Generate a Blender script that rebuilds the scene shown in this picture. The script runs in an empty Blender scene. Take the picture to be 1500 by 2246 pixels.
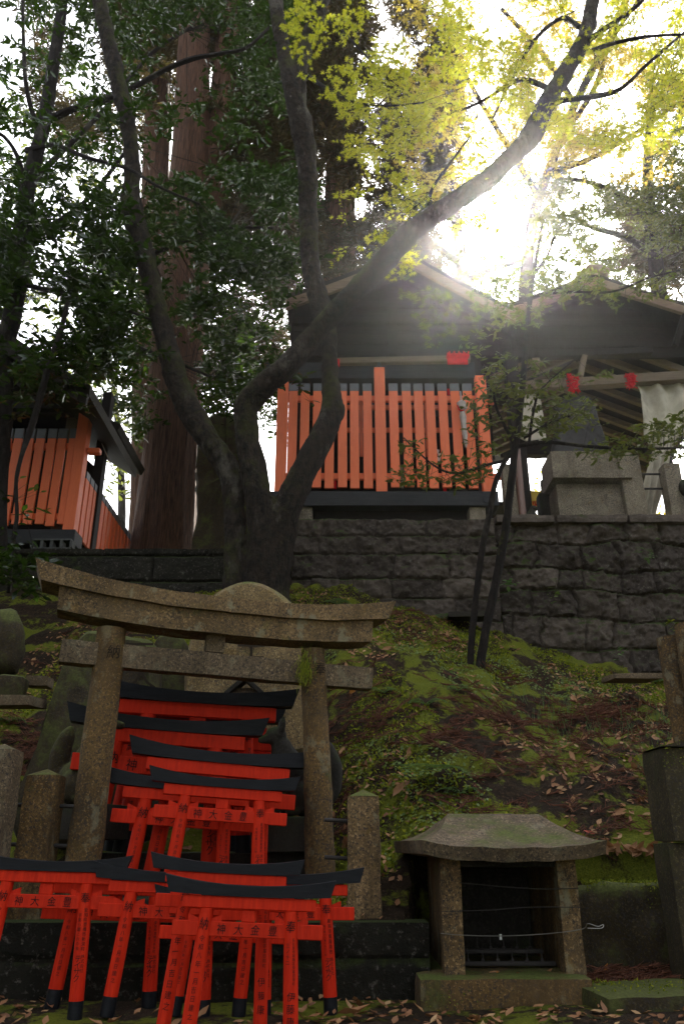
import bpy, bmesh, math, random
import numpy as np
from mathutils import Vector, Matrix, noise, Euler
random.seed(11); RNG = np.random.default_rng(11)
SC = bpy.context.scene; COL = SC.collection
R = math.radians
# ---------------------------------------------------------------- camera
CZ, PITCH, F = 0.75, R(22.5), 1750.0
CP, SP = math.cos(PITCH), math.sin(PITCH)
cam_d = bpy.data.cameras.new('camera'); cam = bpy.data.objects.new('camera', cam_d); COL.objects.link(cam)
cam.location = (0, 0, CZ); cam.rotation_euler = (R(90) + PITCH, 0, 0)
cam_d.sensor_width = 36; cam_d.lens = F / 2246 * 36; cam_d.clip_end = 500; cam_d.clip_start = .05
SC.camera = cam
# ---------------------------------------------------------------- sky, sun, exposure
SUN_EL, SUN_AZ = R(41.3), R(13.5)            # sun ahead of the camera, a little to the right
w = bpy.data.worlds.new('World'); SC.world = w; w.use_nodes = True
nt = w.node_tree; nt.nodes.clear()
sky = nt.nodes.new('ShaderNodeTexSky'); sky.sky_type = 'NISHITA'; sky.sun_disc = False
sky.sun_elevation = SUN_EL; sky.sun_rotation = SUN_AZ; sky.dust_density = 2.0; sky.air_density = 1.0; sky.ozone_density = .6
hs = nt.nodes.new('ShaderNodeHueSaturation'); hs.inputs['Saturation'].default_value = .25
bg = nt.nodes.new('ShaderNodeBackground'); bg.inputs['Strength'].default_value = .14
out = nt.nodes.new('ShaderNodeOutputWorld')
nt.links.new(sky.outputs[0], hs.inputs['Color']); nt.links.new(hs.outputs[0], bg.inputs[0]); nt.links.new(bg.outputs[0], out.inputs[0])
sd = bpy.data.lights.new('sun', 'SUN'); sd.energy = 4.5; sd.angle = R(.53); sd.color = (1, .93, .8)
sun = bpy.data.objects.new('sun', sd); COL.objects.link(sun)
sdir = Vector((math.sin(SUN_AZ) * math.cos(SUN_EL), math.cos(SUN_AZ) * math.cos(SUN_EL), math.sin(SUN_EL)))
sun.rotation_euler = sdir.to_track_quat('Z', 'Y').to_euler(); sun.location = (6, 20, 20)
SC.view_settings.view_transform = 'Standard'; SC.view_settings.look = 'None'; SC.view_settings.exposure = 2.2; SC.view_settings.gamma = 1
SC.render.engine = 'CYCLES'
cy = SC.cycles; cy.use_denoising = True; cy.max_bounces = 8; cy.transparent_max_bounces = 8; cy.sample_clamp_indirect = 6; cy.diffuse_bounces = 4
try: cy.denoiser = 'OPENIMAGEDENOISE'
except Exception: pass

# ---------------------------------------------------------------- geometry helpers
def at(px, py, Y):
    """point of the place seen at photo pixel (px,py) at depth Y in front of the photographer"""
    u, v = (px - 750) / F, (1123 - py) / F
    s = Y / (CP - v * SP)
    return Vector((u * s, Y, CZ + (SP + v * CP) * s))
def mpp(py, Y): return Y / (CP - (1123 - py) / F * SP) / F
def nz(p, s=1.0, o=4): return noise.fractal(Vector(p) * s, 1.0, 2.0, o)

def world_of(o):
    M = o.matrix_basis.copy() if not o.parent else world_of(o.parent) @ o.matrix_basis
    return M
class MB:
    def __init__(s): s.v = []; s.f = []; s.M = None
    def add(s, V, Fc, M=None):
        b = len(s.v)
        M = M or s.M
        s.v += [tuple(M @ Vector(p)) if M else tuple(p) for p in V]
        s.f += [tuple(i + b for i in f) for f in Fc]
        return s
    def box(s, c, size, rot=None, ch=.004):
        """chamfered box; rot a 3x3 matrix or None"""
        h = [max(a / 2, 1e-5) for a in size]; ch = min(ch, *(x * .45 for x in h))
        V = []; idx = {}
        for sx in (-1, 1):
            for sy in (-1, 1):
                for sz in (-1, 1):
                    for a in range(3):
                        p = [sx * h[0], sy * h[1], sz * h[2]]
                        for k in range(3):
                            if k != a: p[k] -= (sx, sy, sz)[k] * ch
                        idx[(sx, sy, sz, a)] = len(V); V.append(p)
        Fs = []
        for a in range(3):
            b, c2 = (a + 1) % 3, (a + 2) % 3
            for sg in (-1, 1):
                q = []
                for (i, j) in ((-1, -1), (1, -1), (1, 1), (-1, 1)):
                    k = [0, 0, 0]; k[a] = sg; k[b] = i; k[c2] = j
                    q.append(idx[(*k, a)])
                Fs.append(tuple(q if sg > 0 else q[::-1]))
            for i in (-1, 1):
                for j in (-1, 1):          # edge along a, at (b=i, c2=j)
                    def key(t, ax):
                        k = [0, 0, 0]; k[a] = t; k[b] = i; k[c2] = j; return idx[(*k, ax)]
                    q = [key(-1, b), key(1, b), key(1, c2), key(-1, c2)]
                    Fs.append(tuple(q if i * j < 0 else q[::-1]))
        for sx in (-1, 1):
            for sy in (-1, 1):
                for sz in (-1, 1):
                    q = [idx[(sx, sy, sz, a)] for a in range(3)]
                    Fs.append(tuple(q if sx * sy * sz > 0 else q[::-1]))
        M = Matrix.Translation(Vector(c))
        if rot is not None: M = M @ rot.to_4x4()
        if s.M is not None: M = s.M @ M
        return s.add(V, Fs, M)
    def lo(s, a, b, ch=.004):
        a, b = Vector(a), Vector(b)
        return s.box((a + b) / 2, [abs(x) for x in (b - a)], None, ch)
    def beam(s, p0, p1, wd, ht, up=(0, 0, 1), ch=.004):
        p0, p1 = Vector(p0), Vector(p1)
        x = (p1 - p0).normalized(); y = Vector(up).cross(x).normalized(); z = x.cross(y)
        rot = Matrix((x, y, z)).transposed()
        return s.box((p0 + p1) / 2, ((p1 - p0).length, wd, ht), rot, ch)
    def tube(s, pts, rad, n=10, amp=0.0, sc=6.0, k=4, flute=0.0, cap=True):
        """smooth tube through pts with radii rad, k steps per span"""
        P, Rr = [], []
        m = len(pts); pts = [Vector(p) for p in pts]
        for i in range(m - 1):
            a, b, c, d = pts[max(i - 1, 0)], pts[i], pts[i + 1], pts[min(i + 2, m - 1)]
            for j in range(k):
                t = j / k; t2, t3 = t * t, t * t * t
                P.append(.5 * ((2 * b) + (c - a) * t + (2 * a - 5 * b + 4 * c - d) * t2 + (3 * b - a - 3 * c + d) * t3))
                Rr.append(rad[i] * (1 - t) + rad[i + 1] * t)
        P.append(pts[-1]); Rr.append(rad[-1])
        V = []; N = None
        for i, p in enumerate(P):
            T = (P[min(i + 1, len(P) - 1)] - P[max(i - 1, 0)]).normalized()
            if N is None:
                N = T.cross(Vector((.13, 1, .21))).normalized()
            N = (N - T * N.dot(T)).normalized(); B = T.cross(N)
            for j in range(n):
                a = 2 * math.pi * j / n
                d = N * math.cos(a) + B * math.sin(a)
                r = Rr[i]
                q = p + d * r
                if amp: r += amp * nz(q, sc, 3) * (Rr[i] / max(rad))**.5
                if flute: r += flute * nz((d.x * 5, d.y * 5, p.z * .5), 1.3, 3)
                V.append(p + d * r)
        Fs = []
        for i in range(len(P) - 1):
            for j in range(n):
                a, b = i * n + j, i * n + (j + 1) % n
                Fs.append((a, b, b + n, a + n))
        if cap:
            Fs.append(tuple(range(n))[::-1]); Fs.append(tuple(range((len(P) - 1) * n, len(P) * n)))
        return s.add(V, Fs)
    def prism(s, poly, ext):
        """polygon (3-D points) extruded by vector ext"""
        poly = [Vector(p) for p in poly]; e = Vector(ext); n = len(poly)
        nrm = Vector((0, 0, 0))
        for i in range(n): nrm += poly[i].cross(poly[(i + 1) % n])
        fl = nrm.dot(e) > 0
        V = poly + [p + e for p in poly]
        a = tuple(range(n)); b = tuple(range(n, 2 * n))
        Fs = [a[::-1] if fl else a, b if fl else b[::-1]]
        for i in range(n):
            j = (i + 1) % n
            Fs.append((i, j, j + n, i + n) if fl else (j, i, i + n, j + n))
        return s.add(V, Fs)
    def rbox(s, c, size, rot=None, r=.02, d=.03, amp=.004, sc=9.0, taper=0.0):
        """rounded, slightly uneven stone block: subdivided box"""
        h = Vector([a / 2 for a in size]); r = min(r, *(x * .8 for x in h))
        n = [max(2, min(40, int(a / d))) for a in size]
        V = []; ix = {}; Fs = []
        def vid(i, j, k):
            key = (i, j, k)
            if key not in ix:
                p = Vector([-h[q] + 2 * h[q] * (i, j, k)[q] / n[q] for q in range(3)])
                inn = Vector([max(-h[q] + r, min(h[q] - r, p[q])) for q in range(3)])
                dd = p - inn
                if dd.length > 1e-9: p = inn + dd.normalized() * r
                if taper:
                    t = 1 - taper * (p.z + h.z) / (2 * h.z); p.x *= t; p.y *= t
                ix[key] = len(V); V.append(p)
            return ix[key]
        for a in range(3):
            b, c2 = (a + 1) % 3, (a + 2) % 3
            for sg in (0, 1):
                for i in range(n[b]):
                    for j in range(n[c2]):
                        q = []
                        for (di, dj) in ((0, 0), (1, 0), (1, 1), (0, 1)):
                            k = [0, 0, 0]; k[a] = sg * n[a]; k[b] = i + di; k[c2] = j + dj
                            q.append(vid(*k))
                        Fs.append(tuple(q if sg else q[::-1]))
        M = Matrix.Translation(Vector(c))
        if rot is not None: M = M @ rot.to_4x4()
        if s.M is not None: M = s.M @ M
        W = []
        for p in V:
            q = M @ p; dr = (M.to_3x3() @ Vector((p.x / h.x, p.y / h.y, p.z / h.z))).normalized()
            W.append(q + dr * amp * nz(q, sc, 3))
        b0 = len(s.v); s.v += [tuple(p) for p in W]; s.f += [tuple(i + b0 for i in f) for f in Fs]
        return s
    def ball(s, c, rad, rot=None, n=12):
        V = []; Fs = []
        for i in range(n + 1):
            th = math.pi * i / n
            for j in range(2 * n):
                ph = math.pi * j / n
                V.append(Vector((rad[0] * math.sin(th) * math.cos(ph), rad[1] * math.sin(th) * math.sin(ph), rad[2] * math.cos(th))))
        for i in range(n):
            for j in range(2 * n):
                a, b = i * 2 * n + j, i * 2 * n + (j + 1) % (2 * n)
                Fs.append((a, a + 2 * n, b + 2 * n, b))
        M = Matrix.Translation(Vector(c))
        if rot is not None: M = M @ rot.to_4x4()
        if s.M is not None: M = s.M @ M
        return s.add(V, Fs, M)

def mesh_from(name, V, Fs, mat, smooth=False):
    me = bpy.data.meshes.new(name)
    if isinstance(V, np.ndarray):
        fl = Fs.shape[1]; nf = len(Fs)
        me.vertices.add(len(V)); me.vertices.foreach_set('co', V.astype(np.float32).ravel())
        me.loops.add(nf * fl); me.loops.foreach_set('vertex_index', Fs.astype(np.int32).ravel())
        me.polygons.add(nf); me.polygons.foreach_set('loop_start', np.arange(0, nf * fl, fl, dtype=np.int32))
        me.update(calc_edges=True); me.validate()
    else:
        me.from_pydata([tuple(p) for p in V], [], Fs)
    if mat: me.materials.append(mat)
    if smooth:
        me.polygons.foreach_set('use_smooth', np.ones(len(me.polygons), dtype=bool)); me.set_sharp_from_angle(angle=R(40))
    me.update()
    return me
def link(name, me, parent=None):
    o = bpy.data.objects.new(name, me); COL.objects.link(o)
    if parent: o.parent = parent
    return o
def build(name, mb, mat, parent=None, smooth=False, local=False):
    V, Fs = (mb.v, mb.f) if isinstance(mb, MB) else mb
    if parent is not None and not local:
        I = world_of(parent).inverted()
        if isinstance(V, np.ndarray):
            A = np.array(I)[:3, :3]; V = V @ A.T + np.array(I.translation)
        else: V = [I @ Vector(p) for p in V]
    return link(name, mesh_from(name, V, Fs, mat, smooth), parent)
def tag(o, label=None, cat=None, group=None, kind=None):
    if label: o['label'] = label
    if cat: o['category'] = cat
    if group: o['group'] = group
    if kind: o['kind'] = kind
    return o
def thing(name, label, cat, loc=(0, 0, 0), group=None, M=None):
    o = bpy.data.objects.new(name, None); COL.objects.link(o); o.empty_display_size = .1
    if M is not None: o.matrix_basis = M
    else: o.location = loc
    return tag(o, label, cat, group)
def center_mesh(o):
    """put a one-mesh thing's origin at its base"""
    me = o.data; n = len(me.vertices); a = np.empty(n * 3, np.float32); me.vertices.foreach_get('co', a); a = a.reshape(-1, 3)
    c = (a.min(0) + a.max(0)) / 2; c[2] = a[:, 2].min()
    me.vertices.foreach_set('co', (a - c).ravel()); me.update(); o.location = Vector([float(x) for x in c]); return o
def solo(name, mb, mat, label, cat, group=None, smooth=False):
    return center_mesh(tag(build(name, mb, mat, None, smooth), label, cat, group))
def remeshed(mb, voxel, smooth_it=6):
    me = mesh_from('tmp', mb.v, mb.f, None)
    o = link('tmp', me); m = o.modifiers.new('r', 'REMESH'); m.mode = 'VOXEL'; m.voxel_size = voxel
    if smooth_it:
        s = o.modifiers.new('s', 'SMOOTH'); s.iterations = smooth_it; s.factor = .5
    dg = bpy.context.evaluated_depsgraph_get()
    r = bpy.data.meshes.new_from_object(o.evaluated_get(dg), depsgraph=dg)
    bpy.data.objects.remove(o); bpy.data.meshes.remove(me)
    V = [v.co.copy() for v in r.vertices]; Fs = [tuple(p.vertices) for p in r.polygons]
    bpy.data.meshes.remove(r)
    return V, Fs

# ---------------------------------------------------------------- materials
def lin(h):
    h = h.lstrip('#'); c = [int(h[i:i + 2], 16) / 255 for i in (0, 2, 4)]
    return tuple(x / 12.92 if x <= .04045 else ((x + .055) / 1.055)**2.4 for x in c) + (1,)
def rgb(*c): return tuple(c) + (1,)
class Mat:
    def __init__(s, name):
        s.m = bpy.data.materials.new(name); s.m.use_nodes = True; s.t = s.m.node_tree; s.t.nodes.clear()
        s.o = s.n('ShaderNodeOutputMaterial'); s.b = s.n('ShaderNodeBsdfPrincipled'); s.t.links.new(s.b.outputs[0], s.o.inputs[0])
        s.tc = s.n('ShaderNodeTexCoord')
    def n(s, t): return s.t.nodes.new(t)
    def l(s, a, b): s.t.links.new(a, b)
    def coord(s, st=(1, 1, 1)):
        mp = s.n('ShaderNodeMapping'); mp.inputs['Scale'].default_value = st
        s.l(s.tc.outputs['Object'], mp.inputs[0]); return mp.outputs[0]
    def noise(s, sc, det=5, rough=.55, st=(1, 1, 1), dist=0):
        t = s.n('ShaderNodeTexNoise'); t.inputs['Scale'].default_value = sc; t.inputs['Detail'].default_value = det
        t.inputs['Roughness'].default_value = rough; t.inputs['Distortion'].default_value = dist
        s.l(s.coord(st), t.inputs['Vector']); return t.outputs[0]
    def step(s, x, lo, hi):
        r = s.n('ShaderNodeMapRange'); r.inputs[1].default_value = lo; r.inputs[2].default_value = hi; r.clamp = True
        s.l(x, r.inputs[0]); return r.outputs[0]
    def mul(s, a, b):
        r = s.n('ShaderNodeMath'); r.operation = 'MULTIPLY'
        s.l(a, r.inputs[0])
        if isinstance(b, (int, float)): r.inputs[1].default_value = b
        else: s.l(b, r.inputs[1])
        return r.outputs[0]
    def addm(s, a, b):
        r = s.n('ShaderNodeMath'); r.operation = 'ADD'; s.l(a, r.inputs[0])
        if isinstance(b, (int, float)): r.inputs[1].default_value = b
        else: s.l(b, r.inputs[1])
        return r.outputs[0]
    def mix(s, f, a, b):
        r = s.n('ShaderNodeMix'); r.data_type = 'RGBA'
        if isinstance(f, (int, float)): r.inputs[0].default_value = f
        else: s.l(f, r.inputs[0])
        for k, c in ((6, a), (7, b)):
            if isinstance(c, tuple): r.inputs[k].default_value = c
            else: s.l(c, r.inputs[k])
        return r.outputs[2]
    def normal_z(s):
        g = s.n('ShaderNodeNewGeometry'); x = s.n('ShaderNodeSeparateXYZ'); s.l(g.outputs['Normal'], x.inputs[0]); return x.outputs[2]
    def island(s): return s.n('ShaderNodeNewGeometry').outputs['Random Per Island']
    def objrand(s): return s.n('ShaderNodeObjectInfo').outputs['Random']
    def attr(s, nm):
        a = s.n('ShaderNodeAttribute'); a.attribute_name = nm; return a.outputs['Fac']
    def bump(s, h, strength=.5, dist=.01):
        b = s.n('ShaderNodeBump'); b.inputs['Strength'].default_value = strength; b.inputs['Distance'].default_value = dist
        s.l(h, b.inputs['Height']); s.l(b.outputs[0], s.b.inputs['Normal']); return b.outputs[0]
    def col(s, c):
        if isinstance(c, tuple): s.b.inputs['Base Color'].default_value = c
        else: s.l(c, s.b.inputs['Base Color'])
        return s
    def rough(s, r, spec=.5):
        if isinstance(r, (int, float)): s.b.inputs['Roughness'].default_value = r
        else: s.l(r, s.b.inputs['Roughness'])
        s.b.inputs['Specular IOR Level'].default_value = spec
        return s
    def translucent(s, colr, f=.45):
        tr = s.n('ShaderNodeBsdfTranslucent'); mx = s.n('ShaderNodeMixShader'); mx.inputs[0].default_value = f
        if isinstance(colr, tuple): tr.inputs[0].default_value = colr
        else: s.l(colr, tr.inputs[0])
        s.l(s.b.outputs[0], mx.inputs[1]); s.l(tr.outputs[0], mx.inputs[2]); s.l(mx.outputs[0], s.o.inputs[0])
        return s

def m_granite(name, c1, c2, moss=.3, lichen=.3, mosscol=rgb(.05, .06, .012), speck=.6, dirt=.5):
    m = Mat(name)
    c = m.mix(m.step(m.noise(7, 6, .6), .35, .65), c1, c2)
    sp = m.noise(85, 3, .85); c = m.mix(m.mul(m.step(sp, .50, .58), min(1, speck * 1.4)), c, rgb(.035, .03, .028))
    sp2 = m.noise(95, 3, .85, (1.1, 1, 1)); c = m.mix(m.mul(m.step(sp2, .55, .63), speck * .9), c, tuple(min(.6, x * 2.6) for x in c1[:3]) + (1,))
    c = m.mix(m.mul(m.step(m.noise(3.2, 7, .7), .48, .68), dirt), c, rgb(.045, .034, .022))
    c = m.mix(m.mul(m.step(m.noise(11, 8, .65, (1, 1, .8)), .57, .62), min(1, lichen * 1.5)), c, rgb(.23, .21, .135))
    c = m.mix(m.mul(m.step(m.noise(14, 6, .7, (1.3, 1, 1)), .56, .66), lichen * .9), c, rgb(.16, .095, .02))
    c = m.mix(m.mul(m.step(m.noise(2.6, 6, .7, (3.2, 3.2, .5)), .50, .66), dirt * .8), c, tuple(x * .28 for x in c2[:3]) + (1,))
    c = m.mix(m.mul(m.step(m.noise(1.7, 4, .6), .5, .7), .35), c, tuple(min(.5, x * 1.5) for x in c1[:3]) + (1,))
    nzf = m.step(m.normal_z(), -.3, 1.0)
    mm = m.step(m.addm(m.mul(nzf, .30), m.noise(5, 8, .7)), .78 - moss * .4, .95 - moss * .4)
    c = m.mix(mm, c, m.mix(m.step(m.noise(90, 3), .3, .7), mosscol, tuple(x * 2.0 for x in mosscol[:3]) + (1,)))
    m.col(c).rough(.88, .25)
    m.bump(m.addm(m.mul(sp, .5), m.mul(m.noise(40, 6, .7), 1.0)), .55, .006)
    return m.m
def m_paint(name, c1, c2, rough=.55, grain=(6, 6, .8), wear=.25, dark=rgb(.03, .012, .008), rnd=.25, spec=.35):
    m = Mat(name)
    g = m.noise(14, 6, .65, grain)
    c = m.mix(m.step(g, .3, .7), c1, c2)
    c = m.mix(m.mul(m.objrand(), rnd), c, tuple(x * .6 for x in c1[:3]) + (1,))
    c = m.mix(m.mul(m.step(m.noise(4, 7, .75), .55, .72), wear), c, dark)
    c = m.mix(m.mul(m.step(m.noise(60, 4, .7, grain), .64, .74), wear * 1.2), c, dark)
    m.col(c).rough(rough, spec); m.bump(m.noise(50, 4, .6, grain), .35, .003)
    return m.m
def m_wood(name, c1, c2, st=(8, 8, .5), rough=.75, wear=.3, spec=.3):
    m = Mat(name)
    c = m.mix(m.step(m.noise(9, 7, .6, st, .4), .3, .7), c1, c2)
    c = m.mix(m.mul(m.step(m.noise(3, 6, .7), .5, .72), wear), c, tuple(x * .35 for x in c1[:3]) + (1,))
    m.col(c).rough(rough, spec); m.bump(m.noise(30, 5, .6, st), .4, .004)
    return m.m
def m_bark(name, c1, c2, st=(9, 9, 1.2), moss=.3, mosscol=rgb(.06, .065, .012), bump=.8, light=.2):
    m = Mat(name)
    n1 = m.noise(5, 8, .65, st, .3)
    c = m.mix(m.step(n1, .35, .65), c1, c2)
    c = m.mix(m.mul(m.step(m.noise(3, 8, .7, (1.5, 1.5, .7)), .55, .66), light), c, rgb(.24, .22, .18))
    mm = m.step(m.addm(m.mul(m.step(m.normal_z(), -.4, .8), .2), m.noise(2.5, 9, .7)), .72 - moss * .35, .86 - moss * .35)
    c = m.mix(mm, c, m.mix(m.step(m.noise(60, 3), .3, .7), mosscol, tuple(x * 1.9 for x in mosscol[:3]) + (1,)))
    m.col(c).rough(.9, .2); m.bump(m.addm(n1, m.mul(m.noise(38, 6, .75, (1, 1, .6)), .55)), bump, .045)
    return m.m
def m_leaf(name, cols, tcol, f=.45, rough=.45, spec=.4):
    """leaf with a tint of its own per leaf and light coming through"""
    m = Mat(name); r = m.n('ShaderNodeValToRGB'); e = r.color_ramp.elements
    while len(e) < len(cols): e.new(.5)
    for i, cc in enumerate(cols): e[i].position = i / (len(cols) - 1); e[i].color = cc
    m.l(m.island(), r.inputs[0]); m.col(r.outputs[0]).rough(rough, spec)
    h = m.n('ShaderNodeMix'); h.data_type = 'RGBA'; h.inputs[0].default_value = .55; m.l(r.outputs[0], h.inputs[6]); h.inputs[7].default_value = tcol
    m.translucent(h.outputs[2], f)
    return m.m
def m_plain(name, c, rough=.6, spec=.4, var=.3, sc=20, metal=0):
    m = Mat(name)
    m.col(m.mix(m.step(m.noise(sc, 5, .6), .3, .7), c, tuple(x * (1 - var) for x in c[:3]) + (1,))).rough(rough, spec)
    m.b.inputs['Metallic'].default_value = metal; m.bump(m.noise(sc * 3, 4), .15, .003)
    return m.m

M = dict(
 granite=m_granite('weathered_granite', rgb(.22, .142, .068), rgb(.095, .058, .024), .22, .5, dirt=.75),
 granite_post=m_granite('brown_granite', rgb(.155, .092, .034), rgb(.065, .038, .014), .28, .30, dirt=.75),
 granite_grey=m_granite('grey_granite', rgb(.17, .122, .075), rgb(.095, .066, .038), .05, .22, dirt=.5),
 stele=m_granite('stele_stone', rgb(.24, .165, .075), rgb(.13, .085, .034), .26, .35),
 mossy=m_granite('mossy_stone', rgb(.050, .036, .016), rgb(.022, .016, .008), .55, .0, rgb(.045, .05, .012)),
 mossy_pillar=m_granite('mossy_pillar_stone', rgb(.065, .050, .024), rgb(.03, .024, .012), .50, .0, rgb(.020, .024, .005)),
 shrine_stone=m_granite('upper_granite', rgb(.22, .18, .13), rgb(.14, .115, .085), .1, .3),
 dark_stone=m_granite('dark_wall_stone', rgb(.030, .026, .020), rgb(.016, .014, .011), .40, .0, rgb(.02, .028, .008)),
 slate=m_plain('dark_slate', rgb(.05, .045, .045), .8, .3, .5, 9),
 red=m_paint('vermilion_paint', rgb(.76, .036, .008), rgb(.50, .014, .004), .65, wear=.28, rnd=.4, spec=.15),
 black=m_paint('black_paint', rgb(.005, .0052, .007), rgb(.013, .014, .018), .5, (.8, 6, 6), .15, rgb(.06, .06, .06), .1, .18),
 ink=m_plain('ink', rgb(.012, .006, .006), .7, .2),
 carve=m_plain('carved_groove', rgb(.035, .026, .018), .9, .1),
 orange=m_paint('orange_paint', rgb(.80, .17, .055), rgb(.70, .13, .04), .55, (7, 7, .4), .16, rgb(.10, .035, .02), .16),
 cap=m_plain('grey_metal_cap', rgb(.10, .105, .115), .5, .5, .4, 10),
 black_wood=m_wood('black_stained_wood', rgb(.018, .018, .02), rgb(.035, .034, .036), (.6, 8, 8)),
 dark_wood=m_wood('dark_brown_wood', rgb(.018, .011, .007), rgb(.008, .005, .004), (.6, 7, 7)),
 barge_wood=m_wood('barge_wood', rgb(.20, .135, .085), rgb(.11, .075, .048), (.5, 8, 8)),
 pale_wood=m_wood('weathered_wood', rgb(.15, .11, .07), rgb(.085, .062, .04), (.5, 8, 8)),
 roof=m_wood('bark_shingle', rgb(.022, .018, .013), rgb(.036, .03, .022), (3, 3, 6), .9, .5),
 bark=m_bark('maple_bark', rgb(.036, .026, .018), rgb(.009, .007, .006), (5, 5, 2.6), .38, rgb(.026,.028,.006), bump=1.0, light=.28),
 bark_thin=m_bark('thin_bark', rgb(.022, .016, .013), rgb(.010, .008, .007), (6, 6, 2), .1),
 cedar=m_bark('cedar_bark', rgb(.15, .075, .045), rgb(.03, .016, .011), (14, 14, .6), .05, bump=1.0, light=.05),
 cloth=m_plain('stained_canvas', rgb(.55, .50, .40), .9, .1, .45, 5),
 rope=m_plain('red_cord', rgb(.60, .015, .02), .8, .2, .4, 30),
 iron=m_plain('rusty_iron', rgb(.035, .028, .025), .7, .4, .5, 30),
 wire=m_plain('pale_wire', rgb(.30, .28, .25), .4, .6, .2, 30, .8),
 paper=m_plain('white_paper', rgb(.80, .80, .78), .8, .2, .05),
 umbrella=m_plain('grey_umbrella', rgb(.36, .31, .27), .4, .5, .35, 25),
 yellow_cloth=m_plain('yellow_cloth', rgb(.70, .52, .10), .9, .1, .2, 8),
 brown_pole=m_plain('brown_pole', rgb(.16, .075, .05), .35, .5, .2, 10),
 concrete=m_plain('concrete_block', rgb(.10, .10, .095), .9, .2, .5, 25),
 leaf_dark=m_leaf('evergreen_leaf', [rgb(.007, .014, .005), rgb(.012, .024, .007), rgb(.016, .030, .008), rgb(.028, .045, .012)], rgb(.08, .16, .012), .30, .25, .6),
 leaf_small=m_leaf('small_leaf', [rgb(.022, .034, .010), rgb(.038, .055, .014), rgb(.06, .075, .015), rgb(.10, .10, .02)], rgb(.16, .19, .02), .45, .4),
 leaf_maple=m_leaf('maple_leaf', [rgb(.14, .17, .015), rgb(.22, .24, .02), rgb(.30, .28, .02), rgb(.36, .30, .03)], rgb(.58, .62, .03), .60, .5),
 leaf_gold=m_leaf('gold_leaf', [rgb(.20, .18, .03), rgb(.30, .24, .03), rgb(.36, .26, .05), rgb(.26, .24, .04)], rgb(.70, .55, .06), .6, .5),
 needle=m_leaf('cedar_needle', [rgb(.022, .020, .010), rgb(.040, .030, .014), rgb(.030, .038, .014), rgb(.075, .045, .02)], rgb(.10, .075, .025), .3, .6, .2),
 fern=m_leaf('fern_green', [rgb(.09, .17, .05), rgb(.14, .23, .08)], rgb(.16, .28, .06), .3, .5),
 clover=m_leaf('clover_green', [rgb(.07, .11, .02), rgb(.12, .17, .03), rgb(.19, .24, .05)], rgb(.15, .25, .04), .3, .5),
 sprig=m_leaf('moss_green', [rgb(.06, .09, .010), rgb(.125, .155, .015), rgb(.20, .225, .02), rgb(.30, .30, .022)], rgb(.2, .22, .02), .3, .8, .1),
 litter=m_leaf('dry_leaf', [rgb(.12, .052, .024), rgb(.25, .11, .048), rgb(.36, .19, .085), rgb(.18, .07, .03), rgb(.46, .29, .14)], rgb(.30, .15, .05), .15, .6, .3),
 twig=m_leaf('cedar_twig', [rgb(.055, .020, .012), rgb(.11, .040, .022), rgb(.17, .065, .034), rgb(.06, .03, .02)], rgb(.08, .03, .02), .05, .8, .2),
 red_leaf=m_leaf('red_leaf', [rgb(.38, .035, .015), rgb(.45, .07, .02)], rgb(.6, .08, .02), .2, .5),
 orange_leaf=m_leaf('orange_leaf', [rgb(.36, .13, .02), rgb(.42, .18, .03)], rgb(.6, .25, .03), .3, .5),
)
# ================================================================ the ground
def sst(a, b, x):
    t = np.clip((x - a) / (b - a), 0, 1); return t * t * (3 - 2 * t)
def fnoise(x, y, s, seed=0):
    """smooth value noise on arrays"""
    x = np.asarray(x, float) * s + seed * 17.3; y = np.asarray(y, float) * s + seed * 7.7
    xi, yi = np.floor(x).astype(int), np.floor(y).astype(int); fx, fy = x - xi, y - yi
    fx, fy = fx * fx * (3 - 2 * fx), fy * fy * (3 - 2 * fy)
    def h(a, b):
        n = (a * 374761393 + b * 668265263 + seed * 1442695) & 0x7fffffff
        n = ((n ^ (n >> 13)) * 1274126177) & 0x7fffffff
        return ((n ^ (n >> 16)) & 0xffff) / 65535.0
    return (h(xi, yi) * (1 - fx) + h(xi + 1, yi) * fx) * (1 - fy) + (h(xi, yi + 1) * (1 - fx) + h(xi + 1, yi + 1) * fx) * fy
def fbm(x, y, s, seed=0, o=4):
    r = 0; a = .5
    for k in range(o): r = r + a * (fnoise(x, y, s * 2**k, seed + k) - .5); a *= .5
    return r * 2
def ground_z(x, y, detail=True):
    x = np.asarray(x, float); y = np.asarray(y, float)
    ystep = 3.06 + .47 * sst(.21, .31, x)
    lo = .27 + .02 * sst(.3, .9, x)
    ztop = np.clip(2.78 - .32 * (x - .5), 2.05, 2.95)
    right = .49 + (ztop - .49) * (y - 3.1) / 4.1
    left = .49 + np.clip(y - 4.0, 0, 9) * .76
    k = sst(-.35, .35, x)
    hi = np.maximum(left * (1 - k) + right * k, .49)
    hi = np.minimum(hi, ztop * k + 2.95 * (1 - k))
    z = np.where(y < ystep, lo, hi)
    up = 3.62 * sst(-.9, -.5, x) + 3.30 * (1 - sst(-.9, -.5, x))
    z = np.where(y > 7.5, up, z)
    if detail:
        sl = (y > ystep + .02) & (y < 7.5)
        lump = fbm(x, y, 1.6, 3) * .14 + fbm(x, y, 5.5, 5) * .08 + fbm(x, y, 16, 8, 3) * .022
        fade = np.clip((y - ystep) / .5, 0.15, 1)
        z = z + np.where(sl, lump * fade, fbm(x, y, 4, 9) * .015 * (y < 3.6))
    return z
def gz(x, y): return float(ground_z(np.array([x]), np.array([y]))[0])
ax = np.concatenate([[-60, -40, -20, -10, -6, -4.5, -3.5], np.arange(-3, -1.2, .04), np.arange(-1.2, 3.6, .02), np.arange(3.6, 5, .1), [6, 8, 12, 20, 40, 60]])
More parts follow.
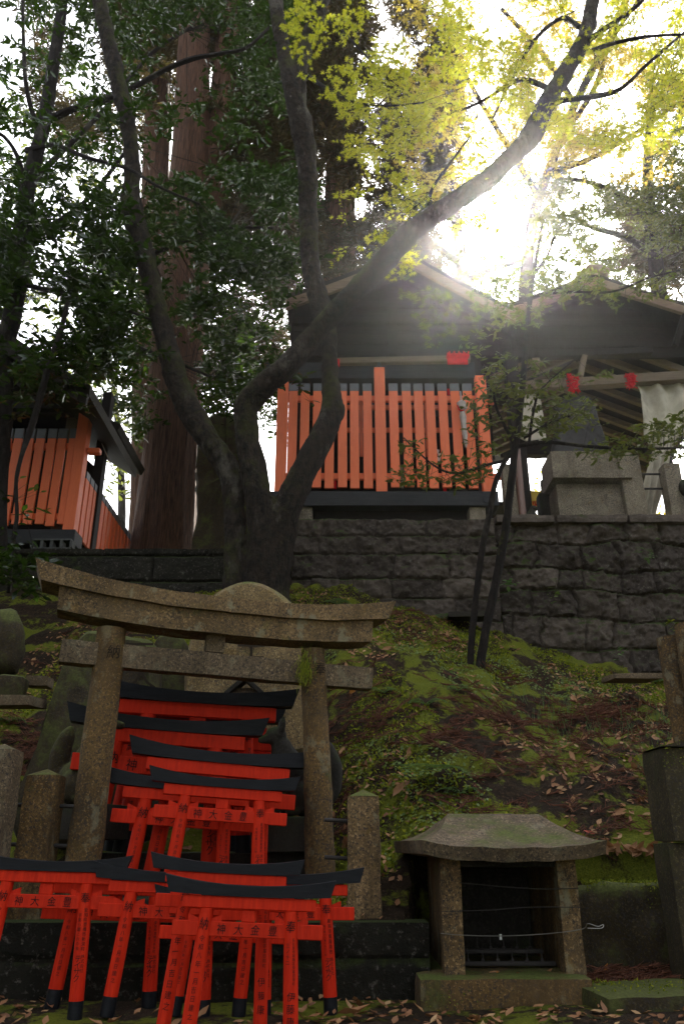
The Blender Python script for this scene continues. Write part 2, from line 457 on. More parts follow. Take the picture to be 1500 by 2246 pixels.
ay = np.concatenate([[-40, -20, -8, -2, 0, 1, 1.6], np.arange(2.1, 3.0, .03), np.arange(3.0, 4.6, .0175), np.arange(4.6, 7.6, .025), [7.8, 8.2, 9, 10, 12, 16, 24, 40, 60]])
GX, GY = np.meshgrid(ax, ay); GZ = ground_z(GX, GY)
gv = np.stack([GX.ravel(), GY.ravel(), GZ.ravel()], 1); nx, ny = len(ax), len(ay)
ii, jj = np.meshgrid(np.arange(nx - 1), np.arange(ny - 1)); q = (jj * nx + ii).ravel()
gf = np.stack([q, q + 1, q + nx + 1, q + nx], 1)
mg = Mat('mossy_ground')
soil = mg.mix(mg.step(mg.noise(18, 6, .7), .35, .65), rgb(.016, .011, .007), rgb(.040, .025, .014))
soil = mg.mix(mg.step(mg.noise(70, 4, .7), .55, .7), soil, rgb(.10, .06, .035))
moss = mg.mix(mg.step(mg.noise(120, 3, .7), .3, .7), rgb(.06, .08, .010), rgb(.18, .19, .018))
moss = mg.mix(mg.mul(mg.step(mg.noise(4, 5, .6), .45, .65), .5), moss, rgb(0.16, .165, .014))
c = mg.mix(mg.step(mg.noise(3.4, 7, .72, (1, 1, .6)), .485, .54), soil, moss)
mg.col(c).rough(.95, .15); mg.bump(mg.addm(mg.noise(60, 6, .75), mg.mul(mg.noise(200, 3, .7), .5)), .9, .02)
ground = build('ground', (gv, gf), mg.m, None, True); tag(ground, kind='structure', label='mossy slope strewn with dead leaves and cedar twigs')

# ================================================================ retaining walls
def masonry(name, x0, x1, z0, z1, Y, courses, wmin, wmax, joint, bulge, rough, seed, mat, label, step=.011, tilt=0.0, depth=.6, topw=.0):
    rs = random.Random(seed)
    xs = np.arange(x0, x1 + step, step); zs = np.arange(z0, z1 + step, step)
    X, Z = np.meshgrid(xs, zs)
    xw = X + fbm(X, Z, 3, seed, 3) * (.05 + .13 * topw); zw = Z + fbm(X, Z, 2.2, seed + 4, 3) * .15 * topw
    hb = np.zeros_like(X); tint = np.zeros_like(X)
    zc = z0; ci = 0
    edges = [z0]
    while edges[-1] < z1 - .04:
        edges.append(edges[-1] + courses[ci % len(courses)] * rs.uniform(.9, 1.1)); ci += 1
    edges[-1] = max(edges[-1], z1 + .01)
    for c0, c1 in zip(edges[:-1], edges[1:]):
        m = (zw >= c0) & (zw < c1)
        js = [x0 - rs.uniform(0, wmax)]
        while js[-1] < x1 + .3: js.append(js[-1] + rs.uniform(wmin, wmax))
        js = np.array(js); idx = np.clip(np.searchsorted(js, xw) - 1, 0, len(js) - 2)
        off = np.array([rs.uniform(-1, 1) for _ in js]); tn = np.array([rs.random() for _ in js])
        d = np.minimum(np.minimum(xw - js[idx], js[idx + 1] - xw), np.minimum(zw - c0, c1 - zw))
        cx = (js[idx] + js[idx + 1]) / 2; u = (xw - cx) / (js[idx + 1] - js[idx]) * 2; v = (zw - (c0 + c1) / 2) / (c1 - c0) * 2
        h = joint * (sst(.002, .020, d) - 1) + bulge * (1 - u * u) * (1 - v * v) + off[idx] * .012 + u * off[idx] * .01
        hb = np.where(m, h, hb); tint = np.where(m, tn[idx], tint)
    hb = hb + fbm(X, Z, 7, seed + 2, 4) * rough + fbm(X, Z, 19, seed + 5, 3) * rough * .6 + np.abs(fbm(X, Z, 5, seed + 7, 3)) * rough * .5
    Yv = Y - hb + (Z - z0) * tilt
    nx, nz_ = len(xs), len(zs)
    V = np.stack([X.ravel(), Yv.ravel(), Z.ravel()], 1)
    top = np.stack([xs, np.full(nx, Y + depth), np.full(nx, zs[-1])], 1)
    i, j = np.meshgrid(np.arange(nx - 1), np.arange(nz_ - 1)); q = (j * nx + i).ravel()
    Fq = np.stack([q, q + 1, q + nx + 1, q + nx], 1)
    base = len(V); lastrow = (nz_ - 1) * nx; k = np.arange(nx - 1)
    F2 = np.stack([lastrow + k, lastrow + k + 1, base + k + 1, base + k], 1)
    # sides and back
    bk = np.stack([xs, np.full(nx, Y + depth), np.full(nx, z0)], 1); b2 = base + nx
    F3 = np.stack([base + k, base + k + 1, b2 + k + 1, b2 + k], 1)
    V = np.concatenate([V, top, bk])
    me = mesh_from(name, V, np.concatenate([Fq, F2, F3]), mat, True)
    at_ = me.attributes.new('tint', 'FLOAT', 'POINT'); at_.data.foreach_set('value', np.concatenate([tint.ravel(), np.full(2 * nx, .5)]).astype(np.float32))
    o = link(name, me); return center_mesh(tag(o, label, 'wall'))
def m_masonry(name, a, b, moss, mosscol):
    m = Mat(name)
    c = m.mix(m.attr('tint'), a, b)
    c = m.mix(m.mul(m.step(m.noise(6, 8, .75), .42, .68), .8), c, tuple(x * .22 for x in a[:3]) + (1,))
    c = m.mix(m.mul(m.step(m.noise(45, 5, .75), .56, .70), .5), c, rgb(.26, .23, .20))
    c = m.mix(m.mul(m.step(m.noise(9, 7, .7), .62, .68), .35), c, rgb(.24, .24, .20))
    mm = m.step(m.addm(m.mul(m.step(m.normal_z(), -.1, .8), .28), m.noise(1.8, 9, .72)), .80 - moss * .4, .93 - moss * .4)
    c = m.mix(mm, c, m.mix(m.step(m.noise(70, 4), .3, .7), mosscol, tuple(x * 2 for x in mosscol[:3]) + (1,)))
    m.col(c).rough(.92, .2); m.bump(m.addm(m.noise(30, 7, .75), m.mul(m.noise(110, 4, .7), .4)), .8, .02)
    return m.m
MW = m_masonry('rough_wall_stone', rgb(.125, .098, .080), rgb(.055, .043, .036), .30, rgb(.026, .036, .008))
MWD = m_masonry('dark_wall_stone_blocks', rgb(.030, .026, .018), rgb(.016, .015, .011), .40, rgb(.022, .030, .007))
xm = at(1095, 1300, 7.3).x
masonry('stone_wall', at(640, 1240, 7.3).x, xm, 2.0, 3.70, 7.27, (.21, .19, .23), .34, .58, .020, .006, .050, 5, MW, 'weathered grey wall of square cut blocks below the orange fence', tilt=.03)
masonry('stone_wall', xm + .012, 5.6, 1.9, 3.68, 7.30, (.25, .28, .30, .24), .26, .46, .028, .014, .060, 9, MW, 'rough wall of irregular mossy boulders below the open pavilion on the right', tilt=.05, topw=.55)
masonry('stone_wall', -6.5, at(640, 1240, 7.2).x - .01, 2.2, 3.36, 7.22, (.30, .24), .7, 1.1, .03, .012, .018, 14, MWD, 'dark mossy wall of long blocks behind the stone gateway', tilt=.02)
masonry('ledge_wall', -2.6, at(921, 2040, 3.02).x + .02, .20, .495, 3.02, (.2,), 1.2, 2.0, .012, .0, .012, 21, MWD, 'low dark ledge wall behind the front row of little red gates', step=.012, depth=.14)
# capping stones along the top of the boulder wall
mb = MB()
x = xm + .02; rs = random.Random(3)
while x < 5.5:
    wd = rs.uniform(.5, .9); mb.rbox((x + wd / 2, 7.56, 3.715), (wd - .015, .5, .09), None, .02, .06, .02, 6); x += wd
solo('coping_stone', mb, MW, 'row of flat weathered coping stones along the top of the boulder wall', 'coping')

# ================================================================ large stone gateway
def text_data(ch):
    c = bpy.data.curves.new('t', 'FONT'); c.body = ch; c.size = 1; c.resolution_u = 2; c.offset = 0.0
    c.align_x = 'CENTER'
    o = bpy.data.objects.new('t', c); COL.objects.link(o)
    dg = bpy.context.evaluated_depsgraph_get(); me = bpy.data.meshes.new_from_object(o.evaluated_get(dg), depsgraph=dg)
    bm = bmesh.new(); bm.from_mesh(me); bmesh.ops.triangulate(bm, faces=bm.faces[:])
    for _ in range(4):
        lg = [e for e in bm.edges if abs(e.verts[0].co.x - e.verts[1].co.x) > .16]
        if not lg: break
        bmesh.ops.subdivide_edges(bm, edges=lg, cuts=1); bmesh.ops.triangulate(bm, faces=bm.faces[:])
    bm.to_mesh(me); bm.free()
    V = [v.co.copy() for v in me.vertices]; Fs = [tuple(p.vertices) for p in me.polygons]
    bpy.data.objects.remove(o); bpy.data.curves.remove(c); bpy.data.meshes.remove(me)
    if not V: return [], []
    mx = [min(v.x for v in V), max(v.x for v in V), min(v.y for v in V), max(v.y for v in V)]
    cx, cy_ = (mx[0] + mx[1]) / 2, .36
    return [Vector((v.x - cx, v.y - cy_, 0)) for v in V], Fs
GLY = {}
def glyph(ch):
    if ch not in GLY: GLY[ch] = text_data(ch)
    return GLY[ch]
def put_text(mb, s, x, z, size, pitch, fn, vertical=True, jit=.06, rs=random):
    """lay characters down the surface fn(u, z) -> point; returns next z"""
    for ch in s:
        if ch != ' ':
            V, Fs = glyph(ch); a = rs.uniform(-jit, jit) * 1.4; sh = rs.uniform(-.1, .12); ca, sa = math.cos(a), math.sin(a)
            sx = size * rs.uniform(.88, 1.0); sy = size * rs.uniform(.95, 1.1); ox = rs.uniform(-.05, .05) * size
            W = []
            for v in V:
                px, py = v.x + sh * v.y, v.y
                W.append(fn(x + ox + sx * (px * ca - py * sa), z + sy * (px * sa + py * ca)))
            mb.add(W, Fs)
        if vertical: z -= pitch
        else: x += pitch
    return z
def frame_matrix(org, xdir, up):
    x = Vector(xdir).normalized(); z = Vector(up); z = (z - x * z.dot(x)).normalized(); y = z.cross(x)
    m = Matrix((x, y, z)).transposed().to_4x4(); m.translation = org; return m
def curved_beam(mb, wt, wb, z_mid, th, th_end, rise, dep, n=24, amp=0.0, sc=8, d_end=None):
    """upswept lintel along x: top width wt, bottom width wb"""
    V = []; Fs = []
    for i in range(n + 1):
        t = -1 + 2 * i / n; a = abs(t)
        rz = rise * a**2.6; thk = th + (th_end - th) * a**2
        zb = z_mid + rz; zt = zb + thk
        for (xx, yy, zz) in ((t * wb / 2, -dep / 2, zb), (t * wb / 2, dep / 2, zb), (t * wt / 2, dep / 2, zt), (t * wt / 2, 0, zt + dep * .06), (t * wt / 2, -dep / 2, zt)):
            p = Vector((xx, yy, zz))
            if amp: p += Vector((0, 1, 1)) * amp * nz(p, sc, 3)
            V.append(p)
    k = 5
    for i in range(n):
        for j in range(k):
            a, b = i * k + j, i * k + (j + 1) % k
            Fs.append((a, b, b + k, a + k))
    Fs.append(tuple(range(k))[::-1]); Fs.append(tuple(range(n * k, n * k + k)))
    Fs = [f[::-1] for f in Fs]
    mb.add(V, Fs)
def stone_gateway():
    A, B = at(116, 1428, 3.18), at(800, 1490, 3.58)
    bl, br = at(150, 2017, 3.22), at(712, 2040, 3.36)
    mid = (A + B) / 2; W = (B - A).length
    X = (B - A).normalized(); Mx = frame_matrix(Vector((mid.x, mid.y, .48)), X, (0, .0, 1))
    o = thing('stone_gateway', 'large weathered granite torii gateway spotted with lichen, standing over the little red gates', 'torii gateway', M=Mx)
    I = Mx.inverted(); L = lambda px, py, Y: I @ at(px, py, Y)
    nukiz = (I @ mid).z
    # posts: measured top and bottom axes
    def on_plane(px, py):           # point of the gate plane y=0 under a photo pixel
        d = at(px, py, 1) - Vector((0, 0, CZ)); o_ = I @ Vector((0, 0, CZ)); dd = I.to_3x3() @ d
        return o_ + dd * (-o_.y / dd.y)
    for (tx, ty, bx, by, r) in ((247, 1380, 172, 1985, 31), (686, 1425, 706, 1985, 28.5)):
        t, b = on_plane(tx, ty), on_plane(bx, by); rr = r * mpp(ty, 3.35)
        dr = (t - b).normalized(); b = b - dr * ((b.z + .02) / dr.z)
        p = MB(); p.tube([b, b.lerp(t, .33), b.lerp(t, .66), t], [rr * 1.12, rr * 1.08, rr * 1.02, rr * .98], 26, .006, 9, 8)
        po = build('post', p, M['granite_post'], o, True, True)
        tm = MB(); ch = '納' if tx < 400 else '奉'
        zc = on_plane(0, 1437 if tx < 400 else 1472)
        zz = on_plane(tx, 1437 if tx < 400 else 1472).z
        cxa = lambda z: b + dr * ((z - b.z) / dr.z)
        put_text(tm, ch, 0, zz, .062, .07, lambda u, z: cxa(z) + Vector((u + .012, -math.sqrt(max(rr * rr * 1.06 - u * u, 1e-6)) - .004, 0)), rs=random.Random(2))
        build('inscription', tm, M['carve'], po, False, True)
    a, b = on_plane(116, 1428), on_plane(800, 1490)
    n = MB(); n.rbox((0, 0, nukiz), (W, .075, .098), None, .008, .03, .004, 12); build('tie_beam', n, M['granite_grey'], o, True, True)
    sl, sr = on_plane(126, 1330), on_plane(806, 1405)
    s0 = (sl + sr) / 2; sw = (sr - sl).length
    s = MB(); curved_beam(s, sw, sw * .992, s0.z - .060, .092, .098, .035, .15, 30, .004)
    for v in range(len(s.v)): s.v[v] = (s.v[v][0] + s0.x, s.v[v][1], s.v[v][2])
    build('lower_lintel', s, M['granite'], o, False, True)
    kl, kr = on_plane(76, 1262), on_plane(852, 1352)
    k0 = (kl + kr) / 2; kw = (kr - kl).length
    k = MB(); curved_beam(k, kw, kw * .955, s0.z + .0335, .062, .085, .050, .19, 34, .005)
    for v in range(len(k.v)): k.v[v] = (k.v[v][0] + k0.x, k.v[v][1], k.v[v][2])
    build('top_lintel', k, M['granite'], o, False, True)
    g0 = on_plane(471, 1415)
    g = MB(); zt = s0.z - .05; zb = nukiz + .051
    g.rbox((g0.x, 0, (zt + zb) / 2), (.082, .06, zt - zb), None, .006, .03, .002); build('centre_strut', g, M['granite_grey'], o, True, True)
    for (px, py) in ((655, 1470),):      # tuft of moss where beam meets post
        p = on_plane(px, py); mm_ = MB(); rs = random.Random(6)
        for _ in range(420):
            q = p + Vector((rs.gauss(.012, .018), -.042 - rs.random() * .03, rs.gauss(0, .035))); d = Vector((rs.gauss(0, .006), -.008, -rs.uniform(.01, .03)))
            mm_.add([q, q + Vector((.0025, 0, 0)), q + d], [(0, 1, 2)])
        build('moss_tuft', mm_, M['sprig'], o, False, True)
    return o
GATE = stone_gateway()

# ================================================================ little red offering gates
TXT_A = ('愛知県豊橋市新栄町', '字東小鷹ニ六の地', '株式会社', 'テイサク')
TXT_B = ('名古屋市瑞穂区弥富日朔町', '三ノ十二', '', '伊藤康')
TXT_C = ('慶南市東海海市', '鳴子郷八八番九の二二家', '株式会社', 'テイサク')
def red_gate(label, l, r, YL, YR, zf, txt=TXT_A, lean=3.0, seed=0, posts=(True, True), hmin=None):
    rs = random.Random(seed * 7 + 1)
    pl, pr = at(l[0], l[1], YL), at(r[0], r[1], YR); W = (pr - pl).length; X = (pr - pl).normalized()
    up = Vector((0, math.sin(R(lean)), math.cos(R(lean)))); mid = (pl + pr) / 2
    Mx = frame_matrix(mid, X, up); U = Mx.to_3x3().col[2]
    H = (mid.z - zf) / U.z; Mx.translation = mid - U * H
    o = thing('red_gate', label, 'torii gate', M=Mx, group='little red offering gates')
    th, te = .056 * W, .092 * W
    kz = H - .012 * W - te
    k = MB(); curved_beam(k, W, W * .94, kz, th, te, .012 * W, .085 * W, 20); build('top_lintel', k, M['black'], o, False, True)
    s = MB(); sz = kz - .033 * W
    s.box((0, 0, sz), (.775 * W, .062 * W, .066 * W), None, .0025)
    build('lower_lintel', s, M['red'], o, False, True)
    # posts
    r0 = .041 * W; ztop = sz - .033 * W; xt = .243 * W; xb = xt + .050 * H
    foot = .085 * W
    for sg in (-1, 1):
        ax_ = lambda z, sg=sg: sg * (xb + (xt - xb) * z / ztop)
        p = MB(); p.tube([(ax_(foot), 0, foot), (ax_(ztop * .6), 0, ztop * .6), (ax_(ztop), 0, ztop)], [r0 * 1.05, r0 * 1.02, r0 * .96], 20, 0, 1, 3)
        po = build('post', p, M['red'], o, True, True)
        f = MB(); f.tube([(ax_(-.01), 0, -.01), (ax_(foot * .5), 0, foot * .5), (ax_(foot), 0, foot - .0005)], [r0 * 1.07, r0 * 1.07, r0 * 1.07], 20, 0, 1, 2)
        build('black_foot', f, M['black'], po, True, True)
        t = MB()
        def fn(u, z, ax_=ax_):
            u = max(-r0 * .9, min(r0 * .9, u)); return Vector((ax_(z) + u, -math.sqrt(r0 * r0 * 1.04 - u * u) - .0012, z))
        zn = H - .25 * W
        if sg < 0:
            z = put_text(t, '納', 0, zn, .062 * W, .075 * W, fn, rs=rs)
            n = 10; pitch = min(.058 * W, (z - foot - .05 * W) / n)
            put_text(t, '令和八年一月吉日建之', 0, z, pitch * .78, pitch, fn, rs=rs)
        else:
            z = put_text(t, '奉', 0, zn, .062 * W, .066 * W, fn, rs=rs)
            ln = z - foot - .03 * W
            pt = min(.034 * W, ln * .52 / len(txt[0])); put_text(t, txt[0], .016 * W, z, pt * .9, pt, fn, rs=rs)
            pt = min(.028 * W, ln * .45 / len(txt[1])); put_text(t, txt[1], -.018 * W, z - .03 * W, pt * .88, pt, fn, rs=rs)
            if txt[2]:
                put_text(t, txt[2], .02 * W, z - ln * .55, .022 * W, .025 * W, fn, rs=rs)
                z2 = put_text(t, txt[3], -.006 * W, z - ln * .58, .044 * W, min(.046 * W, ln * .075), fn, rs=rs)
            else:
                put_text(t, txt[3], 0, z - ln * .62, .05 * W, min(.072 * W, ln * .13), fn, rs=rs)
        if t.v: build('inscription', t, M['ink'], po, False, True)
    # tie beam through the posts, its wedges, the centre strut
    nzz = H - .275 * W; nt_ = .040 * W
    n = MB(); n.box((0, 0, nzz), (.865 * W, nt_, .078 * W), None, .002)
    no = build('tie_beam', n, M['red'], o, False, True)
    t = MB(); put_text(t, '神大金豊', -.15 * W, nzz, .058 * W, .098 * W, lambda u, z: Vector((u, -nt_ / 2 - .0012, z)), False, rs=rs); build('inscription', t, M['ink'], no, False, True)
    xz = xb + (xt - xb) * nzz / ztop
    for sg in (-1, 1):
        for sd_ in (-1, 1):
            wv = MB(); x0 = sg * xz + sd_ * r0 * .85; x1 = sg * xz + sd_ * (r0 + .055 * W); zb = nzz + .0395 * W
            wv.prism([(x0, -nt_ * .3, zb), (x1, -nt_ * .3, zb), (x1, -nt_ * .3, zb + .036 * W), (x0, -nt_ * .3, zb + .012 * W)], (0, nt_ * .6, 0)); build('wedge', wv, M['red'], o, False, True)
    g = MB(); zt, zb = sz - .0335 * W, nzz + .0395 * W
    g.box((0, 0, (zt + zb) / 2), (.082 * W, .03 * W, zt - zb), None, .002); build('centre_strut', g, M['red'], o, False, True)
    return o
ZG = .275
gates = [
 ('highest and rearmost red gate, its black top just under the stone tie beam', (222, 1486), (656, 1514), 3.72, 3.86, .71, TXT_A),
 ('dim red gate almost hidden behind the highest red gate', (200, 1519), (630, 1549), 3.86, 4.0, .71, TXT_A),
 ('widest red gate, its glossy black top sticking out left behind the stone post', (150, 1541), (590, 1577), 3.55, 3.72, .56, TXT_A),
 ('red gate mid stack, its black top running in behind the right stone post', (285, 1613), (682, 1650), 3.42, 3.56, .56, TXT_A),
 ('bright red gate fronting the upper stack, its tie beam inscription fully readable', (328, 1679), (657, 1705), 3.20, 3.32, .555, TXT_A),
 ('red gate with its right half covered by the bright gate fronting the stack', (238, 1682), (590, 1712), 3.32, 3.44, .555, TXT_C),
 ('leftmost red gate of the front row, cut by the edge of the photo', (-62, 1866), (291, 1878), 2.74, 2.80, ZG, TXT_A),
 ('red gate just behind the leftmost gate of the front row', (88, 1892), (438, 1905), 2.90, 2.96, ZG, TXT_A),
 ('red gate of the front row in the gap right of the leftmost gate', (209, 1889), (551, 1906), 2.78, 2.84, ZG, TXT_C),
 ('rightmost red gate of the front row, standing before the squat stone fence post', (467, 1902), (798, 1903), 2.80, 2.84, ZG, TXT_C),
 ('red gate with the raised black top directly behind the foremost gate', (333, 1869), (669, 1887), 2.52, 2.56, ZG - .03, TXT_B),
 ('small red gate whose upswept black tip peeks out left of the foremost gate', (341, 1939), (673, 1956), 2.80, 2.84, ZG, TXT_A),
 ('foremost red gate, closest to the camera, with every line of its inscription in view', (366, 1917), (737, 1933), 2.43, 2.46, ZG - .03, TXT_B),
]
for i, (lb, l, r, a, b, zf, tx) in enumerate(gates): red_gate(lb, l, r, a, b, zf, tx, lean=2.0 if i < 6 else 3.5, seed=i)
# stepped stone plinth the upper gates stand on
pl = MB(); pl.rbox((-.60, 3.50, .515), (.95, .56, .09), None, .01, .05, .006); pl.rbox((-.60, 4.0, .59), (.95, .52, .24), None, .01, .05, .006)
solo('stone_plinth', pl, M['dark_stone'], 'stepped dark stone plinth under the upper stack of red gates', 'plinth', smooth=True)

# ================================================================ stone fence posts and rails
def fence_post(px0, px1, ptop, pbot, Y, label, mat='granite_post', taper=.04):
    a, b = at(px0, ptop, Y), at(px1, ptop, Y); wd = (b - a).length
    bb, bt = at((px0 + px1) / 2, pbot, Y), (a + b) / 2
    zb = bb.z - .03; zt = bt.z - wd * .14
    m = MB(); xc = bb.x
    m.rbox((xc, Y + wd * .5, (zb + zt) / 2), (wd * 1.06, wd * 1.06, zt - zb), None, .008, .03, .005, 11, taper)
    h = wd * .5; p = [(xc - h, Y, zt - .004), (xc + h, Y, zt - .004), (xc + h, Y + wd, zt - .004), (xc - h, Y + wd, zt - .004), (xc, Y + wd / 2, zt + wd * .2)]
    m.add(p, [(0, 1, 4), (1, 2, 4), (2, 3, 4), (3, 0, 4), (3, 2, 1, 0)])
    return solo('fence_post', m, M[mat], label, 'fence post', 'stone fence posts', False)
fence_post(15, 82, 1688, 2018, 3.14, 'squat granite fence post with yellow lichen, left of the stone gateway')
fence_post(-98, -30, 1632, 2018, 3.00, 'granite fence post cut off by the left edge of the photo', 'granite_grey')
fence_post(766, 834, 1734, 2038, 3.13, 'squat granite fence post with a pointed cap, right of the stone gateway', 'granite')
for (x0, x1, y, lab) in ((26, 172, 1765, 'upper thin iron rail on the left between fence post and gateway'), (26, 165, 1852, 'lower thin iron rail on the left between fence post and gateway'),
                    (712, 775, 1798, 'upper thin iron rail on the right between gateway and fence post'), (712, 775, 1880, 'lower thin iron rail on the right between gateway and fence post')):
    a, b = at(x0, y, 3.2), at(x1, y + 4, 3.22); m = MB(); m.tube([a, a.lerp(b, .5), b], [.0075] * 3, 8)
    solo('iron_rail', m, M['iron'], lab, 'rail', 'iron rails', True)

# ================================================================ inscribed memorial stones
def slab_stone(name, outline, Y, thick, mat, label, seed=0, lean=.12, amp=.012):
    """upright natural stone: outline in photo pixels at depth Y, made solid with rounded edge"""
    P = [at(x, y, Y) for x, y in outline]; cx = sum((p for p in P), Vector()) / len(P)
    # resample smooth
    n = len(P); Q = []
    for i in range(n):
        a, b, c, d = P[i - 1], P[i], P[(i + 1) % n], P[(i + 2) % n]
        for j in range(6):
            t = j / 6; Q.append(.5 * ((2 * b) + (c - a) * t + (2 * a - 5 * b + 4 * c - d) * t * t + (3 * b - a - 3 * c + d) * t**3))
    zb = min(p.z for p in Q)
    m = MB(); rings = []
    prof = [(0.0, .0), (.35, .0), (.7, .0), (.90, .0), (.96, .12), (1.0, .35), (1.0, .7), (.95, .95), (.6, 1.0), (0.0, 1.0)]
    V = []; k = len(Q)
    for (s, d) in prof:
        for p in Q:
            q_ = cx + (p - cx) * s; q_ = Vector((q_.x, Y + d * thick + (q_.z - zb) * lean, q_.z))
            q_ += Vector((.4, 1, .4)) * amp * nz((q_.x, q_.y * .5, q_.z), 7 + seed, 4); V.append(q_)
    Fs = []
    for i in range(len(prof) - 1):
        for j in range(k): Fs.append((i * k + j, (i + 1) * k + j, (i + 1) * k + (j + 1) % k, i * k + (j + 1) % k))
    # orientation: want outward; outline given clockwise in the picture
    m.add(V, Fs); return m, cx
m, c1 = slab_stone('memorial_stone', [(395, 1660), (388, 1560), (396, 1440), (418, 1340), (462, 1280), (535, 1250), (606, 1276), (660, 1335), (678, 1420), (690, 1560), (700, 1660)], 4.25, .30, None, '')
st1 = thing('memorial_stone', 'round topped granite memorial stone rising behind the stone gateway', 'memorial stone', (c1.x, 4.4, gz(c1.x, 4.3)))
build('slab', m, M['stele'], st1, True)
def carve(px, py, size, ch, Y, parent, lean, zb, sx=1.0):
    p = at(px, py, Y); t = MB()
    put_text(t, ch, p.x, p.z, size, size, lambda u, z: Vector((p.x + (u - p.x) * sx, Y + (z - zb) * lean - .012, z)), rs=random.Random(4), jit=.02)
    build('inscription', t, M['carve'], parent)
zb1 = at(395, 1660, 4.25).z
carve(553, 1440, .20, '玉', 4.25, st1, .12, zb1)
carve(540, 1548, .20, '金', 4.25, st1, .12, zb1)
m, c2 = slab_stone('memorial_stone', [(20, 1840), (60, 1640), (105, 1480), (128, 1415), (165, 1366), (200, 1362), (260, 1375), (318, 1392), (330, 1480), (322, 1640), (315, 1840)], 4.0, .26, None, '', 3)
st2 = thing('memorial_stone', 'broad dark mossy memorial stone leaning behind the left post of the gateway', 'memorial stone', (c2.x, 4.1, gz(c2.x, 4.1)))
build('slab', m, M['mossy'], st2, True); zb2 = at(20, 1840, 4.0).z
carve(300, 1408, .17, '云', 4.0, st2, .12, zb2); carve(305, 1476, .15, '大', 4.0, st2, .12, zb2, 1.2)
m, c3 = slab_stone('memorial_stone', [(318, 1640), (322, 1500), (330, 1400), (352, 1378), (390, 1385), (405, 1440), (412, 1640)], 4.5, .2, None, '', 5)
st3 = thing('memorial_stone', 'narrow greenish memorial stone squeezed between the dark one and the round topped one', 'memorial stone', (c3.x, 4.6, gz(c3.x, 4.6)))
build('slab', m, M['mossy'], st3, True)
# little roofed stone tablet whose gable shows above the highest red gate
a = at(540, 1497, 4.12); mm1 = MB(); mm1.box((a.x, 4.12, a.z - .20), (.16, .05, .34), None, .004)
tb = thing('stone_tablet', 'small grey stone tablet under a dark gabled cap, peeking out above the highest red gate', 'tablet', (a.x, 4.12, a.z - .4))
build('slab', mm1, M['granite_grey'], tb)
mm2 = MB()
for sg in (-1, 1): mm2.beam((a.x + sg * .003, 4.10, a.z + .012), (a.x + sg * .095, 4.10, a.z - .068), .10, .022, (0, 0, 1), .002)
build('cap', mm2, M['dark_stone'], tb)

# ================================================================ guardian foxes
def fox(label, org, rz, sc, mat):
    """seated stone fox facing +x, tail raised behind; one continuous surface"""
    b = MB()
    b.ball((-.09, 0, .115), (.115, .085, .12), Euler((0, R(-12), 0)).to_matrix())       # haunches
    b.tube([(-.08, 0, .14), (-.01, 0, .235), (.05, 0, .32), (.075, 0, .395)], [.085, .085, .072, .05], 14)   # chest and neck
    b.ball((.10, 0, .425), (.062, .05, .052))                                       # head
    b.tube([(.12, 0, .42), (.165, 0, .405), (.20, 0, .398)], [.040, .026, .014], 10)    # muzzle
    for s in (-1, 1):
        b.tube([(.075, s * .03, .455), (.068, s * .04, .50), (.066, s * .043, .535)], [.022, .016, .004], 8)  # ears
        b.tube([(.055, s * .04, .27), (.085, s * .042, .14), (.085, s * .042, .03)], [.036, .026, .022], 10)  # forelegs
        b.tube([(.08, s * .042, .022), (.125, s * .042, .018)], [.024, .017], 8)    # forepaws
        b.ball((-.045, s * .07, .10), (.075, .038, .085))                           # thighs
        b.tube([(-.02, s * .075, .03), (.05, s * .072, .02)], [.026, .018], 8)      # hind paws
    b.tube([(-.16, 0, .05), (-.225, 0, .14), (-.225, 0, .27), (-.19, 0, .37), (-.165, 0, .42)], [.03, .048, .058, .042, .006], 14)
    V, Fs = remeshed(b, .009, 3)
    Rm = Matrix.Rotation(rz, 3, 'Z'); V = [Rm @ (p * sc) + org for p in V]
    o = thing('fox_statue', label, 'fox statue', org, 'guardian foxes')
    build('body', (V, Fs), mat, o, True)
    p = MB(); p.rbox(Vector((0, 0, -.07)) + org, (.42 * sc, .24 * sc, .14), Rm, .012, .03, .004); build('pedestal', p, M['dark_stone'], o, True)
    return o
fox('mossy seated stone fox with upright tail, half hidden behind the left post of the gateway', at(190, 1765, 3.62), R(-25), .80, M['mossy'])
fox('dark seated stone fox, its back just showing right of the right post of the gateway', at(640, 1792, 3.72), R(195), .80, M['dark_stone'])
